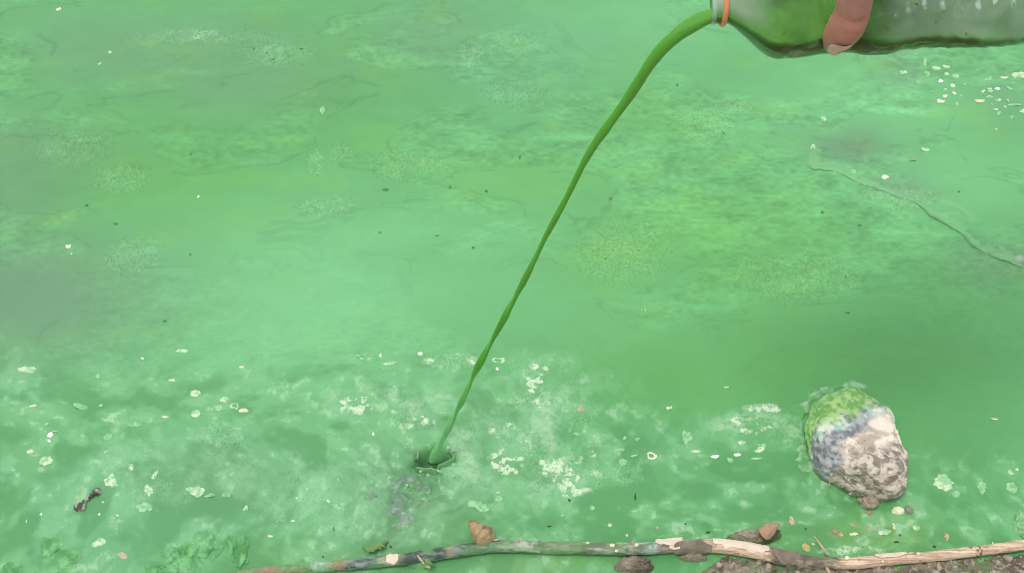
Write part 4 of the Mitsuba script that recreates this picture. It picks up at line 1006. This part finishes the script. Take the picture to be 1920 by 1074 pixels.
# orange band round the neck
nb = 80
th = np.linspace(0, 2 * np.pi, nb, endpoint=False)
pts = []
for s_, r_ in ((.0058, .0136), (.0060, .0148), (.0075, .0152), (.0090, .0148), (.0093, .0136)):
    lean = .0012 * np.sin(th)
    pts.append(MOUTH + (s_ + lean)[:, None] * BX + r_ * (np.cos(th)[:, None] * BF + np.sin(th)[:, None] * BU))
band = ring_mesh(np.stack(pts + [pts[0]]), False, False)
scene['band_mat'] = two(pr((.62, .26, .10), .35, .5, clearcoat=.3))
sub(bottle, 'neck_band', band, 'band_mat', label='orange ring round the neck of the bottle')
# mouth ring, thicker plastic
scene['lip_mat'] = {'type': 'blendbsdf', 'weight': .35, 'a': {'type': 'ref', 'id': 'plastic_clear'}, 'b': {'type': 'ref', 'id': 'plastic_haze'}}
pts = []
for s_, r_ in ((-.0004, .0126), (-.0006, .0137), (.0012, .0141), (.0022, .0137)):
    pts.append(MOUTH + s_ * BX + r_ * (np.cos(th)[:, None] * BF + np.sin(th)[:, None] * BU))
sub(bottle, 'mouth_rim', ring_mesh(np.stack(pts), False, False), 'lip_mat')
# water inside: the inner space below the water's level
ins, _ = bottle_points(inset=.0004, ns=200, na=120)
im = ring_mesh(ins, True, True)
im.merge_vertices()
if im.volume < 0: im.invert()
man = m3.Manifold(m3.Mesh(np.asarray(im.vertices, np.float32), np.asarray(im.faces, np.uint32)))
LEVEL = float(MOUTH[2]) - .0005
liq = man.trim_by_plane([0.0, 0.0, -1.0], -LEVEL)
lm = liq.to_mesh(); lmesh = trimesh.Trimesh(lm.vert_properties[:, :3], lm.tri_verts, process=False)


def liquid_color(p, n, uv):
    f = fbm(p.x * 70, p.y * 70, p.z * 70, 3)
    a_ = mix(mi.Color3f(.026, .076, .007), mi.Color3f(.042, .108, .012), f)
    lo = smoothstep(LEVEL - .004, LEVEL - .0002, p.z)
    return mix(a_, mix(mi.Color3f(.042, .165, .018), mi.Color3f(.080, .270, .032), smoothstep(.3, .7, fbm(p.x * 45, p.y * 45, 1.0, 3))), lo)  # lit top painted lighter, shaded side of the liquid darker


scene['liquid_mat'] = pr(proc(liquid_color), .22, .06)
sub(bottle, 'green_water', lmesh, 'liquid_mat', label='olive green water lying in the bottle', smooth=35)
# drops clinging to the wall
scene['drop_mat'] = {'type': 'dielectric', 'int_ior': 1.33}
for k in range(26):
    s_ = rng.uniform(.02, .19); an = rng.uniform(-.25, .7) if k % 3 else rng.uniform(.3, .9)
    i_ = int(np.argmin(np.abs((shell_pts[:, 0] - MOUTH) @ BX - s_))); j_ = int(an / (2 * np.pi) * 144) % 144
    m = ico(2); rd = rng.uniform(.0006, .0013)
    m.apply_scale([rd * .8, rd, rd * rng.uniform(1, 2.2)]); m.apply_translation(shell_pts[i_, j_] + BF * rd * .9)
    sub(bottle, 'droplet', m, 'drop_mat')


# ------------------------------------------------------------------ the hand: thumb on the camera's side, four fingers behind
B0 = MOUTH + BX * SQ + np.array([0, -.0012, .0075])


def W(x, y, z):
    return B0 + np.array([x, y, z])


def ball(c_, r_):
    return m3.Manifold.sphere(float(r_), 40).translate([float(x) for x in c_])


def chain(pts):
    out = []
    for (c0, r0), (c1, r1) in zip(pts[:-1], pts[1:]):
        out.append(m3.Manifold.batch_hull([ball(c0, r0), ball(c1, r1)]))
    return out


bones = []
thumb = [(W(-.0052, -.0300, -.0178), .0072), (W(-.0040, -.0322, -.0110), .0098), (W(-.0012, -.0345, -.0010), .0112), (W(.0006, -.0346, .0085), .0108), (W(.0012, -.0325, .0240), .0108), (W(.0035, -.0280, .0480), .0125), (W(.0240, -.0040, .0800), .0170), (W(.0480, .0180, .1080), .0240)]
bones += chain(thumb)
FX = [(-.016, .0078), (.004, .0084), (.024, .0082), (.042, .0070)]
for k, (fx, fr) in enumerate(FX):
    rd = .0415
    pth = [(W(fx * .8 + .012, .022, .064 - .003 * abs(k - 1)), fr + .003)]
    for an in (62, 18, -30, -66):
        a_ = math.radians(an + (4 if k in (0, 3) else 0))
        pth.append((W(fx, rd * math.cos(a_), rd * math.sin(a_)), fr * (1.05 if an > 0 else .95 if an > -50 else .82)))
    bones += chain(pth)
    bones += chain([(W(.045 + .004 * k, .022, .112), .021), (W(fx * .8 + .012, .022, .064 - .003 * abs(k - 1)), fr + .005)])
bones += chain([(W(.045, .022, .112), .024), (W(.065, .020, .155), .0255), (W(.13, -.005, .27), .036), (W(.20, -.04, .38), .042)])
hand = m3.Manifold.batch_boolean(bones, m3.OpType.Add).refine_to_length(.0028)
hm = hand.to_mesh(); hmesh = trimesh.Trimesh(hm.vert_properties[:, :3], hm.tri_verts, process=True)
trimesh.smoothing.filter_taubin(hmesh, lamb=.5, nu=.52, iterations=22)
v = np.array(hmesh.vertices); nr = np.array(hmesh.vertex_normals)
# knuckle folds of the thumb and fine skin relief
loc = v - B0
front = (loc[:, 1] < -.030)
for zc, amp in ((.0100, .0009), (.0082, .0004), (.0122, .0004)):
    g_ = np.exp(-((loc[:, 2] - zc - 1.2 * np.abs(loc[:, 0]) * .12) / .0008) ** 2) * np.exp(-(loc[:, 0] / .009) ** 4) * front
    v -= nr * (g_ * amp * 1.6)[:, None]
v += nr * ((meshkit.fbm(v * 240, 3, 2) - .5) * .0007)[:, None]
hmesh.vertices = v


def skin_color(p, n, uv):
    f = fbm(p.x * 130, p.y * 130, p.z * 130, 3)
    g = noise(p.x * 900, p.y * 900, p.z * 900)
    dz = p.z - float(B0[2])
    c = mix(mi.Color3f(.28, .150, .112), mi.Color3f(.37, .205, .158), f)
    c = mix(c, mi.Color3f(.42, .170, .115), smoothstep(.016, .006, dr.abs(dz - .004)) * .45)
    return c * (.94 + .12 * g)


scene['skin'] = bump(pr(proc(skin_color), .46, .4), lambda p, n, uv: fbm(p.x * 900, p.y * 900, p.z * 500, 2) * .0004, eps=2e-4)
person = obj('person', hmesh, 'skin', 'bare hand gripping the bottle, thumb on the near side', 'person')
# nail: a curved plate on the thumb tip
tipc, tipn = thumb[0][0], None
na_, nl = 13, 12
V = []
for lay in (.0014, .0003):
    for i in range(nl):
        t_ = i / (nl - 1)
        zc = -.0068 - .0150 * t_
        cy = np.interp(zc, [-.0178, -.0110, -.0010], [-.0300, -.0322, -.0345]); cx = np.interp(zc, [-.0178, -.0110, -.0010], [-.0052, -.0040, -.0012])
        rr_ = np.interp(zc, [-.0240, -.0178, -.0110, -.0010], [.0040, .0076, .0098, .0112])
        hw = .78 * (1 - .22 * max(0, t_ - .72) ** 2 * 12) * (1 - .5 * max(0, .2 - t_) ** 2 * 20)
        for j in range(na_):
            u = (j / (na_ - 1) - .5) * 2 * hw
            V.append(W(cx + (rr_ + lay * .5) * math.sin(u) * .92, cy - (rr_ + lay) * math.cos(u) * .985 - .0002, zc - .0006 * math.cos(u * 1.6)))
V = np.array(V)
i = (np.arange(nl - 1)[:, None] * na_ + np.arange(na_ - 1)[None]).ravel()
f = np.c_[np.r_[i, i], np.r_[i + na_, i + na_ + 1], np.r_[i + na_ + 1, i + 1]]
scene['nail_mat'] = two(pr((.56, .38, .32), .25, .5, clearcoat=.3))
sub('person', 'thumb_nail', trimesh.Trimesh(V, np.vstack([f, f[:, ::-1] + nl * na_]), process=False), 'nail_mat')
